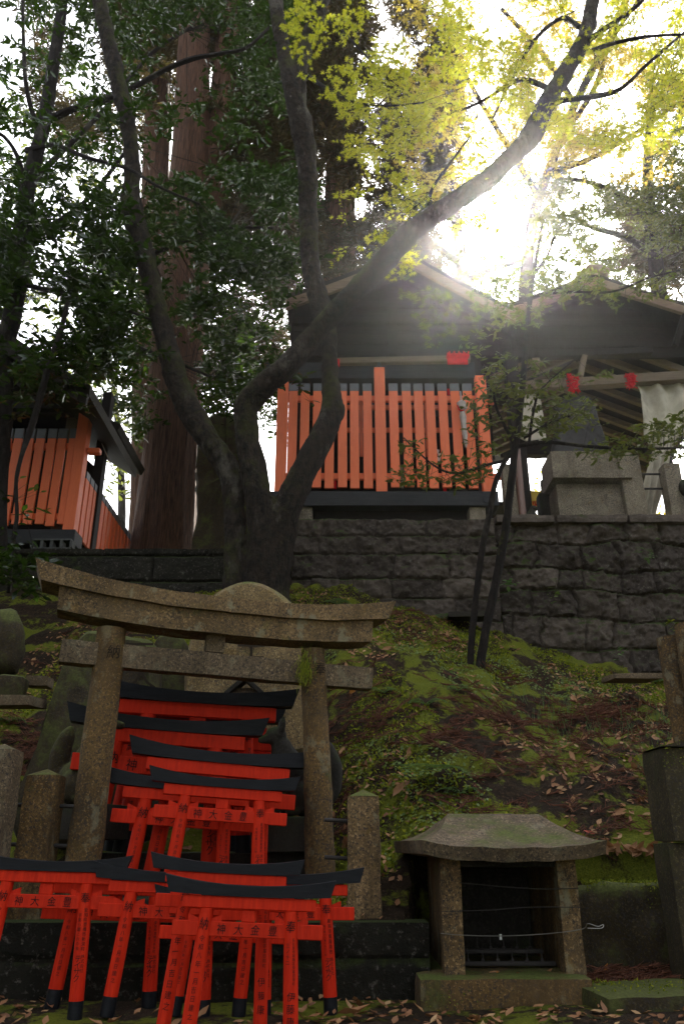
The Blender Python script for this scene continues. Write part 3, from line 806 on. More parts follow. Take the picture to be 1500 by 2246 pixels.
# ================================================================ small stone shrine at lower right
def stone_shrine():
    o = thing('stone_shrine', 'small open fronted granite wayside shrine with a sweeping stone roof at lower right', 'stone shrine', (.53, 3.2, .1))
    zb, ze = .328, .718
    m = MB(); m.rbox((.512, 3.19, (zb + .06) / 2 + .03), (.545, .66, zb - .06), None, .012, .03, .006, 10); build('base', m, M['granite_post'], o, True)
    # front pillars and side slabs
    for (x0, x1, lab) in ((.330, .401, 'l'), (.722, .790, 'r')):
        p = MB(); p.rbox(((x0 + x1) / 2, 2.985, (zb + ze) / 2), (x1 - x0, .075, ze - zb + .01), None, .006, .025, .003, 10); build('front_pillar', p, M['granite'], o, True)
        s = MB(); xs = (x0 + x1) / 2; s.rbox((xs, 3.245, (zb + ze) / 2), (x1 - x0 - .012, .44, ze - zb + .01), None, .005, .04, .003, 10); build('side_slab', s, M['granite_post'], o, True)
    m = MB(); m.rbox((.5615, 3.43, zb + .165), (.318, .05, .335), None, .004, .04, .002); build('back_slab', m, M['dark_stone'], o, True)
    m = MB(); m.rbox((.5615, 2.99, ze - .02), (.318, .06, .05), None, .004, .03, .002); build('lintel', m, M['dark_stone'], o, True)
    # roof: concave hipped slab, corners swept up
    V = []; Fs = []; N, K = 34, 14
    fx0, fx1, bx0, bx1 = .262, .868, .262, .868; rx0, rx1 = .395, .735
    yf, yb, yr = 2.83, 3.56, 3.19; zed, zr = .745, .860
    def roof_pt(i, j, side):
        t = i / N; s = j / K
        f0 = fx0 if side < 0 else .212; xe = f0 + (fx1 - f0) * t; xr = rx0 + (rx1 - rx0) * t
        lift = .024 * abs(2 * t - 1)**2.6 * (1 - s)
        y0 = yf if side < 0 else yb
        cur = s**1.35
        cx = s**.75
        return Vector((xe + (xr - xe) * cx, y0 + (yr - y0) * s, zed - .012 + lift + (zr - zed) * cur))
    tops = {}
    for side in (-1, 1):
        for i in range(N + 1):
            for j in range(K + 1):
                p = roof_pt(i, j, side)
                if j == K and side > 0: tops[(side, i, j)] = tops[(-1, i, j)]; continue
                p += Vector((0, 0, 1)) * .004 * nz(p, 12, 3); tops[(side, i, j)] = len(V); V.append(p)
    for side in (-1, 1):
        for i in range(N):
            for j in range(K):
                q = (tops[(side, i, j)], tops[(side, i + 1, j)], tops[(side, i + 1, j + 1)], tops[(side, i, j + 1)])
                Fs.append(q if side < 0 else q[::-1])
    # gable end triangles rows left and right
    for i, flip in ((0, False), (N, True)):
        for j in range(K):
            a, b, c, d = tops[(-1, i, j)], tops[(-1, i, j + 1)], tops[(1, i, j + 1)], tops[(1, i, j)]
            q = (a, b, c, d) if b != c else (a, b, d)
            Fs.append(q[::-1] if flip else q)
    # edge band and underside
    edge = [tops[(-1, i, 0)] for i in range(N + 1)] + [tops[(1, i, 0)] for i in range(N, -1, -1)]
    n0 = len(V)
    for e in edge:
        p = Vector(V[e]); V.append(Vector((p.x + (.0 if abs(p.x - .565) < .28 else .006 * (1 if p.x < .565 else -1)), p.y + (.012 if p.y < 3 else -.012), p.z - .042)))
    k = len(edge)
    for i in range(k):
        j = (i + 1) % k; Fs.append((edge[j], edge[i], n0 + i, n0 + j))
    for i in range(N): Fs.append((n0 + i + 1, n0 + i, n0 + k - 1 - i, n0 + k - 2 - i))
    m = MB(); m.add(V, Fs); build('roof', m, M['granite_grey'], o, False)
    return o
SHR = stone_shrine()
def rack():
    o = thing('candle_rack', 'rusty two bar candle rack with thin spikes inside the small stone shrine', 'candle rack', (.56, 3.1, .34))
    for (y, z, x0, x1) in ((3.16, .400, .402, .700), (3.08, .372, .402, .722)):
        m = MB(); m.box(((x0 + x1) / 2, y, z), (x1 - x0, .022, .014), None, .002); build('bar', m, M['iron'], o)
        for i in range(6):
            x = x0 + .025 + i * (x1 - x0 - .05) / 5.4; s = MB(); s.tube([(x, y, z + .006), (x, y, z + .05)], [.0028, .0012], 6, 0, 1, 1)
            s.tube([(x, y, z + .007), (x, y, z + .014)], [.008, .005], 8, 0, 1, 1); build('spike', s, M['iron'], o, True)
    m = MB(); m.tube([(.556, 3.16, .435), (.556, 3.16, .452)], [.005, .005], 8, 0, 1, 1); build('candle_stub', m, M['paper'], o, True)
rack()
def wire(pts, mat, label):
    m = MB(); m.tube([at(*p) for p in pts], [.0014] * len(pts), 6, 0, 1, 5); solo('wire', m, mat, label, 'wire', 'wires across the small stone shrine', True)
wire([(1008, 1936, 2.935), (1060, 1941, 2.93), (1130, 1947, 2.93), (1200, 1950, 2.935), (1268, 1948, 2.935)], M['iron'], 'highest of the thin dark wires strung across the opening of the small stone shrine')
wire([(968, 1999, 2.935), (1012, 1998, 2.935), (1080, 1996, 2.93), (1160, 1990, 2.93), (1272, 1990, 2.935)], M['iron'], 'thin dark wire strung across the middle of the small stone shrine')
wire([(966, 2047, 2.935), (1010, 2051, 2.93), (1100, 2053, 2.925), (1200, 2048, 2.93), (1275, 2038, 2.935), (1288, 2026, 2.92), (1310, 2032, 2.90), (1322, 2028, 2.90), (1318, 2036, 2.89), (1288, 2036, 2.90)], M['wire'], 'pale shiny wire with a curled loose end, lowest across the small stone shrine')

# ================================================================ mossy pillar, blocks and slabs on the right
o = thing('stone_pillar', 'tall dark mossy stone pillar with a wider upper block at the right edge', 'stone pillar', (at(1520, 1900, 3.1).x, 3.2, .3))
x0 = at(1478, 1950, 3.08).x; x1 = x0 + .34
zl = at(1450, 1848, 3.08).z; zt = at(1440, 1640, 3.05).z
m = MB(); m.rbox(((x0 + x1) / 2, 3.16, (zl + .1) / 2), (x1 - x0, .16, zl - .1), None, .008, .03, .005, 8); build('shaft', m, M['mossy_pillar'], o, True)
u0 = at(1466, 1750, 3.04).x
m = MB(); m.rbox((u0 + .22, 3.15, (zl + zt) / 2 + .002), (.44, .21, zt - zl), None, .008, .03, .006, 8); build('upper_block', m, M['mossy_pillar'], o, True)
m = MB(); m.prism([(u0 - .004, 3.03, zt + .003), (u0 + .45, 3.03, zt + .003), (u0 + .45, 3.03, zt + .11), (u0 + .22, 3.03, zt + .06)], (0, .23, 0)); build('sloping_cap', m, M['mossy_pillar'], o, False)
for (px, pt, Y, r, lab) in ((1470, 1420, 4.15, 27, 'shorter of the two round granite posts behind the mossy pillar'), (1512, 1394, 4.0, 30, 'taller round granite post at the very right edge behind the mossy pillar')):
    a = at(px, pt, Y); rr = r * mpp(pt, Y); zb = gz(a.x, Y) - .1; m = MB()
    m.tube([(a.x + .02, Y, zb), (a.x, Y, a.z - .01), (a.x, Y, a.z), (a.x, Y, a.z + .004)], [rr * 1.1, rr, rr * .93, rr * .3], 22, .005, 9, 5)
    solo('round_post', m, M['granite_post'], lab, 'round post', 'round granite posts', True)
xa, xb = at(1278, 1990, 3.42).x, at(1455, 1990, 3.42).x
zt = at(1350, 1935, 3.42).z
m = MB(); m.rbox(((xa + xb) / 2 + .1, 3.53, (zt + .25) / 2), (xb - xa + .3, .28, zt - .25), Euler((0, R(-3), 0)).to_matrix(), .04, .03, .03, 6); solo('mossy_block', m, M['mossy'], 'low dark block furred with moss, between the small stone shrine and the mossy pillar', 'stone block', None, True)
a, b = at(1312, 2186, 2.72), at(1500, 2150, 2.85)
m = MB(); m.rbox((a.x + .36, 2.88, a.z - .11), (.74, .30, .23), Euler((0, 0, R(8))).to_matrix(), .012, .03, .010, 8); solo('kerb_stone', m, M['mossy'], 'mossy kerb stone in the bottom right corner', 'kerb stone', None, True)
def flat_slab(px0, px1, py, Y, d, h, lab, mat='slate', rz=0):
    a, b = at(px0, py, Y), at(px1, py, Y); m = MB()
    m.rbox(((a.x + b.x) / 2, Y + d / 2, a.z - h / 2), (b.x - a.x, d, h), Euler((R(4), 0, R(rz))).to_matrix(), .008, .05, .006, 8); solo('flat_slab', m, M[mat], lab, 'stone slab', None, True)
flat_slab(1345, 1452, 1472, 5.4, .3, .04, 'thin flat slab half buried in twigs near the foot of the boulder wall', 'granite_grey')
flat_slab(985, 1075, 1338, 6.9, .25, .05, 'thin dark slab wedged level behind the slim twin tree at the wall foot', 'dark_stone', -4)
flat_slab(-60, 68, 1520, 3.9, .25, .05, 'level stone slab jutting in from the left edge above the fence post', 'granite_grey')
flat_slab(52, 100, 1478, 4.6, .2, .06, 'small stepped stone left of the dark mossy memorial stone', 'granite_grey', 10)
a = at(-10, 1400, 4.3); m = MB(); m.ball((a.x, 4.4, a.z), (.13, .12, .20), None, 16)
V = [Vector(v) + (Vector(v) - Vector((a.x, 4.4, a.z))) * .35 * nz(v, 5, 3) for v in m.v]
solo('boulder', (V, m.f), M['mossy'], 'rounded mossy boulder at the left edge beside the gateway lintel', 'boulder', None, True)
a = at(10, 1500, 4.2); m = MB(); m.rbox((a.x, 4.3, a.z - .02), (.16, .2, .16), Euler((.1, .1, .3)).to_matrix(), .03, .03, .015, 7)
solo('stone_block', m, M['mossy'], 'broken square stone under the boulder at the left edge', 'stone block', None, True)

# ================================================================ orange picket fence of the middle shrine
ZUP = 3.66
def slat_fence():
    Y = 7.62
    o = thing('picket_fence', 'bright orange slat fence with grey caps and black sill before the middle hall', 'picket fence', (at(835, 1100, Y).x, Y, ZUP))
    zc, zt, zb = at(800, 857, Y).z, at(800, 841, Y).z, at(800, 1069, Y).z
    zx = lambda x: 560 + x / 2.778
    z0 = at(0, 1087, Y).z; ztop = at(0, 826, Y).z
    def X(px, py): return at(px, py, Y).x
    sl = [205, 278, 352, 426, 502, 577, 652, 815, 888, 963, 1037, 1113, 1188, 1263]
    wd = (X(zx(260), 950) - X(zx(205), 950))
    for s in sl:
        xc = X(zx(s + 27), 855)
        zb_ = zb + random.uniform(-.012, .012); xc += random.uniform(-.006, .006)
        m = MB(); m.lo((xc - wd / 2, Y, zb_), (xc + wd / 2, Y + .03, zc), .003); p = build('slat', m, M['orange'], o)
        m = MB(); m.lo((xc - wd / 2 - .002, Y - .002, zc - .001), (xc + wd / 2 + .002, Y + .032, zt), .002); build('metal_cap', m, M['cap'], p)
    pw = X(zx(790), 900) - X(zx(725), 900)
    for (s, top) in ((140, 838), (757, 808), (1373, 826)):
        xc = X(zx(s + (30 if s == 140 else 0)), 858); zt_ = at(0, top, Y).z
        m = MB(); m.lo((xc - pw / 2, Y - .03, z0), (xc + pw / 2, Y + .06, zt_), .004); p = build('post', m, M['orange'], o)
        if s == 757:
            m = MB(); m.tube([(xc, Y + .015, zt_ + .001), (xc, Y + .015, zt_ + .05), (xc, Y + .015, zt_ + .085)], [pw * .22, pw * .2, pw * .1], 10); build('post_knob', m, M['black_wood'], p, True)
    xl, xr = X(618, 900), X(1078, 900)
    for y in (870, 1041):
        zz = at(0, y, Y).z; m = MB(); m.lo((xl, Y + .034, zz - .035), (xr + .12, Y + .075, zz + .035), .003); build('rail', m, M['orange'], o)
    m = MB(); m.lo((X(585, 1100), Y - .12, at(0, 1109, Y - .12).z), (X(1089, 1100), Y + .14, at(0, 1087, Y).z - .002), .005); p = build('sill_beam', m, M['black_wood'], o)
    m = MB(); xq = X(1063, 1098); m.lo((xq - .035, Y - .128, at(0, 1103, Y - .12).z), (xq + .035, Y - .1205, at(0, 1094, Y - .12).z), .002); build('mortise_plug', m, M['black_wood'], p)
    m = MB(); m.lo((X(690, 1120), Y + .02, ZUP), (X(1023, 1120), Y + .06, at(0, 1110, Y).z), .003); build('skirting_board', m, M['dark_wood'], o)
    for px in (668, 1045):
        m = MB(); m.rbox((X(px, 1130), Y + .03, (ZUP + at(0, 1111, Y).z) / 2), (.17, .22, at(0, 1111, Y).z - ZUP), None, .01, .05, .006); build('footing_stone', m, M['shrine_stone'], o, True)
slat_fence()
# ---------------------------------------------------------------- the middle hall
def gable_roof(parent, apex, le, re, depth, th, mat, bargemat, wallmat, barge_h=.16, over=.0, name='roof'):
    """gable facing the viewer: apex, left eave and right eave points of the front edge, roof running back by depth"""
    A, Lp, Rp = Vector(apex), Vector(le), Vector(re); d = Vector((0, depth, 0)); up = Vector((0, 0, th))
    m = MB()
    for (E, s) in ((Lp, -1), (Rp, 1)):
        # slope built from several courses for a layered edge, slightly concave
        n = 8
        for i in range(n):
            t0, t1 = i / n, (i + 1) / n
            f = lambda t: A.lerp(E, t) - Vector((0, 0, .16 * t * (1 - t) * (A.z - E.z)))
            a, b = f(t0), f(t1)
            q = [a, b, b + up, a + up] if s > 0 else [b, a, a + up, b + up]
            m.prism(q, d)
    r = build(name, m, mat, parent)
    for (E, s) in ((Lp, -1), (Rp, 1)):
        g = MB(); n = 10; V = []
        f = lambda t: A.lerp(E, t) - Vector((0, 0, .16 * t * (1 - t) * (A.z - E.z)))
        top = [f(i / n) + Vector((0, -.055, -.004)) for i in range(n + 1)]; bot = [p - Vector((0, 0, barge_h * (1 - .1 * math.sin(i / n * 3)))) for i, p in enumerate(top)]
        poly = top + bot[::-1]
        V = poly + [p + Vector((0, .05, 0)) for p in poly]; k = len(poly); Fs = []
        for i in range(n):
            Fs.append((i, i + 1, k - 2 - i, k - 1 - i)); Fs.append((k + i, k + k - 1 - i, k + k - 2 - i, k + i + 1))
        for i in range(k): j = (i + 1) % k; Fs.append((i, i + k, j + k, j))
        g.add(V, Fs); build('barge_board', g, bargemat, r)
    return r
def boarded(parent, name, x0, x1, zb, A, zl, zr, y, mat, hb=.16):
    """gable boarding: lapped horizontal boards under the two roof slopes"""
    rs = random.Random(int(x0 * 100)); z = zb; m = MB(); ap = Vector(A)
    def lim(zz):
        def cut(xe, ze):        # x where the slope from eave (xe,ze) to apex is at height zz
            return xe if zz <= ze else xe + (ap.x - xe) * min(1, (zz - ze) / max(ap.z - ze, 1e-6))
        return cut(x0, zl), cut(x1, zr)
    while z < ap.z - .03:
        zt = min(z + hb * rs.uniform(.9, 1.1), ap.z - .02); a, b = lim(z); c, d = lim(zt)
        o_ = rs.uniform(-.006, .006)
        if b - a > .05: m.prism([(a, y + o_, z + .004), (b, y + o_, z + .004), (max(d, c + .01), y + o_ + .012, zt), (c, y + o_ + .012, zt)], (0, .05, 0))
        z = zt
    return build(name, m, mat, parent)
def middle_hall():
    Y = 7.75
    o = thing('shrine_hall', 'dark wooden gabled hall behind the bright orange slat fence', 'shrine hall', (at(850, 1100, 8.4).x, 8.6, ZUP))
    A, Lp, Rp = at(888, 562, 7.45), at(628, 662, 7.45), at(1128, 690, 7.45)
    gable_roof(o, A, Lp, Rp, 3.2, .10, M['roof'], M['barge_wood'], M['dark_wood'], .13)
    # dark gable boarding set back under the roof
    yb = 7.80
    z1 = at(0, 782, yb).z
    L_, R_ = at(640, 700, yb).x + .02, at(1092, 700, yb).x
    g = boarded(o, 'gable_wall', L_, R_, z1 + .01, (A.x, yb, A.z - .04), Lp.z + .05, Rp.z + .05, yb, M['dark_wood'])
    for px in (860,):
        m = MB(); xx = at(px, 730, yb).x; m.lo((xx - .05, yb - .03, z1 + .01), (xx + .05, yb - .002, A.z - .2), .004); build('gable_strut', m, M['dark_wood'], g)
    m = MB(); m.lo((L_, yb - .05, at(0, 715, yb).z), (R_, yb - .002, at(0, 702, yb).z), .004); build('gable_beam', m, M['dark_wood'], g)
    # pale beam and black lintel
    p0, p1 = at(738, 795, 7.70), at(1030, 789, 7.70)
    m = MB(); m.beam(p0, p1, .09, .075, (0, 0, 1), .005); build('beam', m, M['pale_wood'], o)
    za, zb_ = at(0, 803, 7.8).z, at(0, 838, 7.8).z
    m = MB(); m.lo((at(583, 810, 7.7).x, 7.72, zb_), (at(1042, 810, 7.7).x, 7.86, za), .005); build('lintel', m, M['black_wood'], o)
    # posts, floor, back and side walls
    for px in (648, 1046):
        xx = at(px, 900, 7.95).x; m = MB(); m.lo((xx - .07, 7.88, ZUP), (xx + .07, 8.02, at(0, 690, 7.95).z), .005); build('post', m, M['dark_wood'], o)
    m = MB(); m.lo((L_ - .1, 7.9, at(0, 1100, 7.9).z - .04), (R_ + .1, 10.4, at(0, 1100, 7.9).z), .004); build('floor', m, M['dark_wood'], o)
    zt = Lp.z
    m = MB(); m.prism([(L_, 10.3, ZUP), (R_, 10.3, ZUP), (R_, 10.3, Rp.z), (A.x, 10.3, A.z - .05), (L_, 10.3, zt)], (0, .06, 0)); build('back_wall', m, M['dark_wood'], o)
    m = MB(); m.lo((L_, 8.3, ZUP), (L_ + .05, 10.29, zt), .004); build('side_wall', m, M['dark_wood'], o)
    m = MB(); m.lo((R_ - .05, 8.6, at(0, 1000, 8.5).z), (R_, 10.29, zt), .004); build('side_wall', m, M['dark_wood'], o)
    # inner red lattice behind the slats
    Y2 = 8.55
    for i in range(9):
        xx = at(720 + i * 36, 940, Y2).x; m = MB(); m.lo((xx - .02, Y2, at(0, 1000, Y2).z), (xx + .02, Y2 + .03, at(0, 880, Y2).z), .002); build('lattice_bar', m, M['orange'], o)
    for y in (890, 940): 
        m = MB(); zz = at(0, y, Y2).z; m.lo((at(700, y, Y2).x, Y2 + .031, zz - .03), (at(1030, y, Y2).x, Y2 + .06, zz + .03), .002); build('lattice_rail', m, M['orange'], o)
    # small tiled gutter end at the right
    m = MB(); m.beam(at(1072, 862, 7.55), at(1112, 876, 7.55), .3, .03, (0, 0, 1), .004); build('side_eave', m, M['roof'], o)
    m = MB(); m.beam(at(1070, 880, 7.58), at(1084, 882, 7.58), .08, .05, (0, 0, 1), .012); build('bracket_end', m, M['orange'], o)
    return o
middle_hall()
def knot(name, px, py, Y, w_, h_, label, n=60, seed=0, cat='cord'):
    rs = random.Random(seed); c = at(px, py, Y); s = mpp(py, Y); m = MB()
    for i in range(n):
        a = c + Vector((rs.uniform(-.5, .5) * w_ * s, rs.uniform(-.03, .03), rs.uniform(-.5, .5) * h_ * s)); d = Vector((rs.uniform(-1, 1), rs.uniform(-.4, .4), rs.uniform(-1, 1))).normalized() * .035
        m.tube([a - d, a + Vector((0, -.012, 0)), a + d], [.007, .008, .006], 6, 0, 1, 2)
    solo(name, m, M['rope'], label, cat, 'red cords', True)
m = MB(); a, b = at(981, 799, 7.64), at(1025, 783, 7.64)
m.lo((a.x, 7.63, a.z), (b.x, 7.652, b.z), .004)
for i in range(14):
    t = i / 13; x = a.x + (b.x - a.x) * t; m.tube([(x, 7.64, b.z - .02), (x + .008, 7.625, b.z + .015), (x + .012, 7.63, b.z + .05 + .02 * math.sin(i * 2))], [.012, .014, .008], 6, 0, 1, 2)
solo('red_wrapping', m, M['rope'], 'red cloth wrapped round the right end of the pale beam of the middle hall', 'cloth')
m = MB(); a = at(741, 796, 7.64); m.lo((a.x - .012, 7.63, a.z - .05), (a.x + .02, 7.65, a.z + .05), .003); solo('red_ribbon', m, M['rope'], 'short red ribbon tied at the left end of the pale beam', 'ribbon')
for (x, y0, y1, lab) in ((734, 1040, 1072, 'red ribbon hanging low behind the slats beside the tree fork'), (976, 1070, 1087, 'red ribbon hanging below the slats right of the middle fence post'), (984, 852, 866, 'red ribbon showing between slat caps left of the umbrella')):
    a, b = at(x - 4, y0, 7.70), at(x + 4, y1, 7.70); m = MB(); m.lo((a.x, 7.70, b.z), (b.x, 7.712, a.z), .003); solo('red_ribbon', m, M['rope'], lab, 'ribbon')
# folded umbrella hung on the slats
def folded_umbrella():
    Y = 7.56; T = at(1009, 858, Y); Bt = at(1022, 982, Y); o = thing('umbrella', 'folded grey umbrella hanging by its handle on the orange slats', 'umbrella', T)
    d = Bt - T; m = MB()
    m.tube([T + d * .17, T + d * .22, T + d * .30, T + d * .38, T + d * .45, T + d * .8, T + d * 1.0], [.012, .055, .052, .024, .034, .026, .008], 14, .012, 16, 5); build('canopy', m, M['umbrella'], o, True)
    m = MB(); m.tube([T, T + d * .1, T + d * .19], [.008, .008, .008], 8); build('shaft', m, M['umbrella'], o, True)
    m = MB(); m.tube([T + d * .30 + Vector((-.05, -.02, .02)), T + d * .34 + Vector((-.03, -.03, -.02)), T + d * .36 + Vector((.02, -.03, 0))], [.008, .01, .006], 6); build('strap', m, M['rope'], o, True)
folded_umbrella()
# white zigzag paper seen between slats
a = at(963, 998, 7.72); m = MB(); s = mpp(998, 7.72)
for k in range(3):
    xo = (-4, 2, -2)[k] * s; m.box((a.x + xo, 7.72 + k * .004, a.z + (9 - k * 9) * s), (8 * s, .003, 9.5 * s), Euler((0, R(12 * (-1)**k), 0)).to_matrix(), .0005)
solo('paper_streamer', m, M['paper'], 'white zigzag paper streamer behind the orange slats', 'paper streamer')
# thin stick leaning on the slats
m = MB(); a, b = at(880, 1020, 7.58), at(882, 1071, 7.58); m.tube([a, a.lerp(b, .5), b], [.012, .014, .012], 8, .004, 20); solo('bamboo_stick', m, M['pale_wood'], 'short grey stick leaning on the slats right of the middle fence post', 'stick', None, True)

# ================================================================ left shrine: fence, side fence, roof
def left_fence():
    Y = 7.5
    X = lambda px, py: at(px, py, Y).x
    o = thing('picket_fence', 'dim orange slat fence with grey caps at the left edge, seen past thin trunks', 'picket fence', (X(100, 1150), Y, 3.4))
    zt, zc, zb = at(0, 940, Y).z, at(0, 961, Y).z, at(0, 1151, Y).z
    wd = 19 * mpp(1050, Y)
    for i in range(-6, 7):
        px = 11 + 24.0 * i; xc = X(px + 7, 961)
        zb_ = zb + random.uniform(-.012, .012); xc += random.uniform(-.006, .006)
        m = MB(); m.lo((xc - wd / 2, Y, zb_), (xc + wd / 2, Y + .03, zc), .003); p = build('slat', m, M['orange'], o)
        m = MB(); m.lo((xc - wd / 2 - .002, Y - .002, zc - .001), (xc + wd / 2 + .002, Y + .032, zt), .002); build('metal_cap', m, M['cap'], p)
    xc = X(187, 912); pw = 24 * mpp(1000, Y)
    m = MB(); m.lo((xc - pw / 2, Y - .03, at(0, 1169, Y).z), (xc + pw / 2, Y + .10, at(0, 908, Y).z), .004); build('post', m, M['orange'], o)
    for y in (975, 1130):
        zz = at(0, y, Y).z; m = MB(); m.lo((X(-180, y), Y + .032, zz - .035), (xc, Y + .07, zz + .035), .003); build('rail', m, M['orange'], o)
    m = MB(); m.lo((X(-250, 1180), Y - .1, at(0, 1192, Y - .1).z), (xc + .1, Y + .15, at(0, 1168, Y).z - .003), .005); build('sill_beam', m, M['black_wood'], o)
    m = MB(); m.beam((xc + .06, Y + .06, at(0, 985, Y).z), (xc + .20, Y + .06, at(0, 985, Y).z), .08, .06, (0, 0, 1), .01); build('rail_end', m, M['orange'], o)
    # side fence running back
    o2 = thing('picket_fence', 'orange side fence running back beside the big cedar trunk', 'picket fence', (xc + .05, 8.4, 3.35))
    z1, z0 = at(0, 1034, Y).z, at(0, 1165, Y).z
    for i in range(15):
        y = Y + .16 + i * .15; m = MB(); m.lo((xc + .02, y, z0), (xc + .05, y + .115, z1), .003); p = build('slat', m, M['orange'], o2)
        m = MB(); m.lo((xc + .018, y - .002, z1 - .001), (xc + .052, y + .117, z1 + .08), .002); build('metal_cap', m, M['cap'], p)
    m = MB(); m.lo((xc - .02, Y + .14, z1 - .14), (xc + .018, Y + 2.45, z1 - .08), .003); build('rail', m, M['orange'], o2)
    return xc
XC = left_fence()
def left_hall():
    o = thing('shrine_hall', 'dark roofed hall at the left edge half hidden by leaves', 'shrine hall', (-4.6, 9, 3.35))
    Y = 6.75
    A, Rp, Lp = at(-170, 610, Y), at(196, 868, Y), at(-660, 880, Y)
    gable_roof(o, A, Lp, Rp, 1.9, .12, M['roof'], M['dark_wood'], M['dark_wood'], .14)
    yb = 7.9
    z1 = at(0, 880, yb).z
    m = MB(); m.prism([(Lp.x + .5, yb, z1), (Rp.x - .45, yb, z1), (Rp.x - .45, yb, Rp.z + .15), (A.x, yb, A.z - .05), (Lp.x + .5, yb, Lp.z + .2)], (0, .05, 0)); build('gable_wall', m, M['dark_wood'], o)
    xx = at(172, 860, 7.82).x
    m = MB(); m.lo((xx - .06, 7.76, 3.4), (xx + .06, 7.88, at(0, 800, 7.82).z), .005); build('post', m, M['pale_wood'], o)
    for (y, mat, h) in ((868, 'pale_wood', .05), (893, 'black_wood', .10), (912, 'dark_wood', .03)):
        zz = at(0, y, 7.74).z; m = MB(); m.lo((at(-260, y, 7.74).x, 7.68, zz - h / 2), (at(165, y, 7.74).x, 7.755, zz + h / 2), .004); build('beam', m, M[mat], o)
    m = MB(); m.beam(at(95, 800, 7.7), at(168, 838, 7.7), .06, .09, (0, 0, 1), .005); build('brace', m, M['pale_wood'], o)
    m = MB(); m.prism([(-8, 8.55, 3.4), (XC - .12, 8.55, 3.4), (XC - .12, 8.55, Rp.z + .05), (A.x, 8.55, A.z - .05), (-8, 8.55, A.z - 1)], (0, .06, 0)); build('back_wall', m, M['dark_wood'], o)
    m = MB(); xr = at(212, 1000, 8.1).x; m.lo((xr, 8.05, 3.4), (xr + .1, 8.18, 5.6), .004); build('post', m, M['dark_wood'], o)
    # lower lean-to roof on the right of the hall
    m = MB(); m.beam(at(236, 968, 8.6), at(290, 990, 8.6), 1.2, .10, (0, 0, 1), .01); build('side_eave', m, M['roof'], o)
left_hall()
# perforated concrete block on the left wall
a, b = at(68, 1206, 7.25), at(152, 1222, 7.25); m = MB(); n = 4; cw = (b.x - a.x) / n
zt, zb = 3.475, 3.365
m.lo((a.x, 7.25, zb), (b.x, 7.35, zb + .018), .002); m.lo((a.x, 7.25, zt - .018), (b.x, 7.35, zt), .002)
for i in range(n + 1): x = a.x + i * cw; m.lo((x - .014, 7.251, zb + .0185), (x + .014, 7.349, zt - .0185), .002)
solo('concrete_block', m, M['concrete'], 'perforated concrete block lying on the dark left wall under the dim orange fence', 'concrete block')
m = MB(); a = at(255, 1012, 7.9); b = at(268, 1062, 8.1); m.tube([at(224, 972, 7.7), at(240, 1010, 7.75), at(262, 1058, 7.8)], [.006] * 3, 6); solo('hanging_rope', m, M['wire'], 'thin pale rope slanting down right of the dim orange fence', 'rope', None, True)

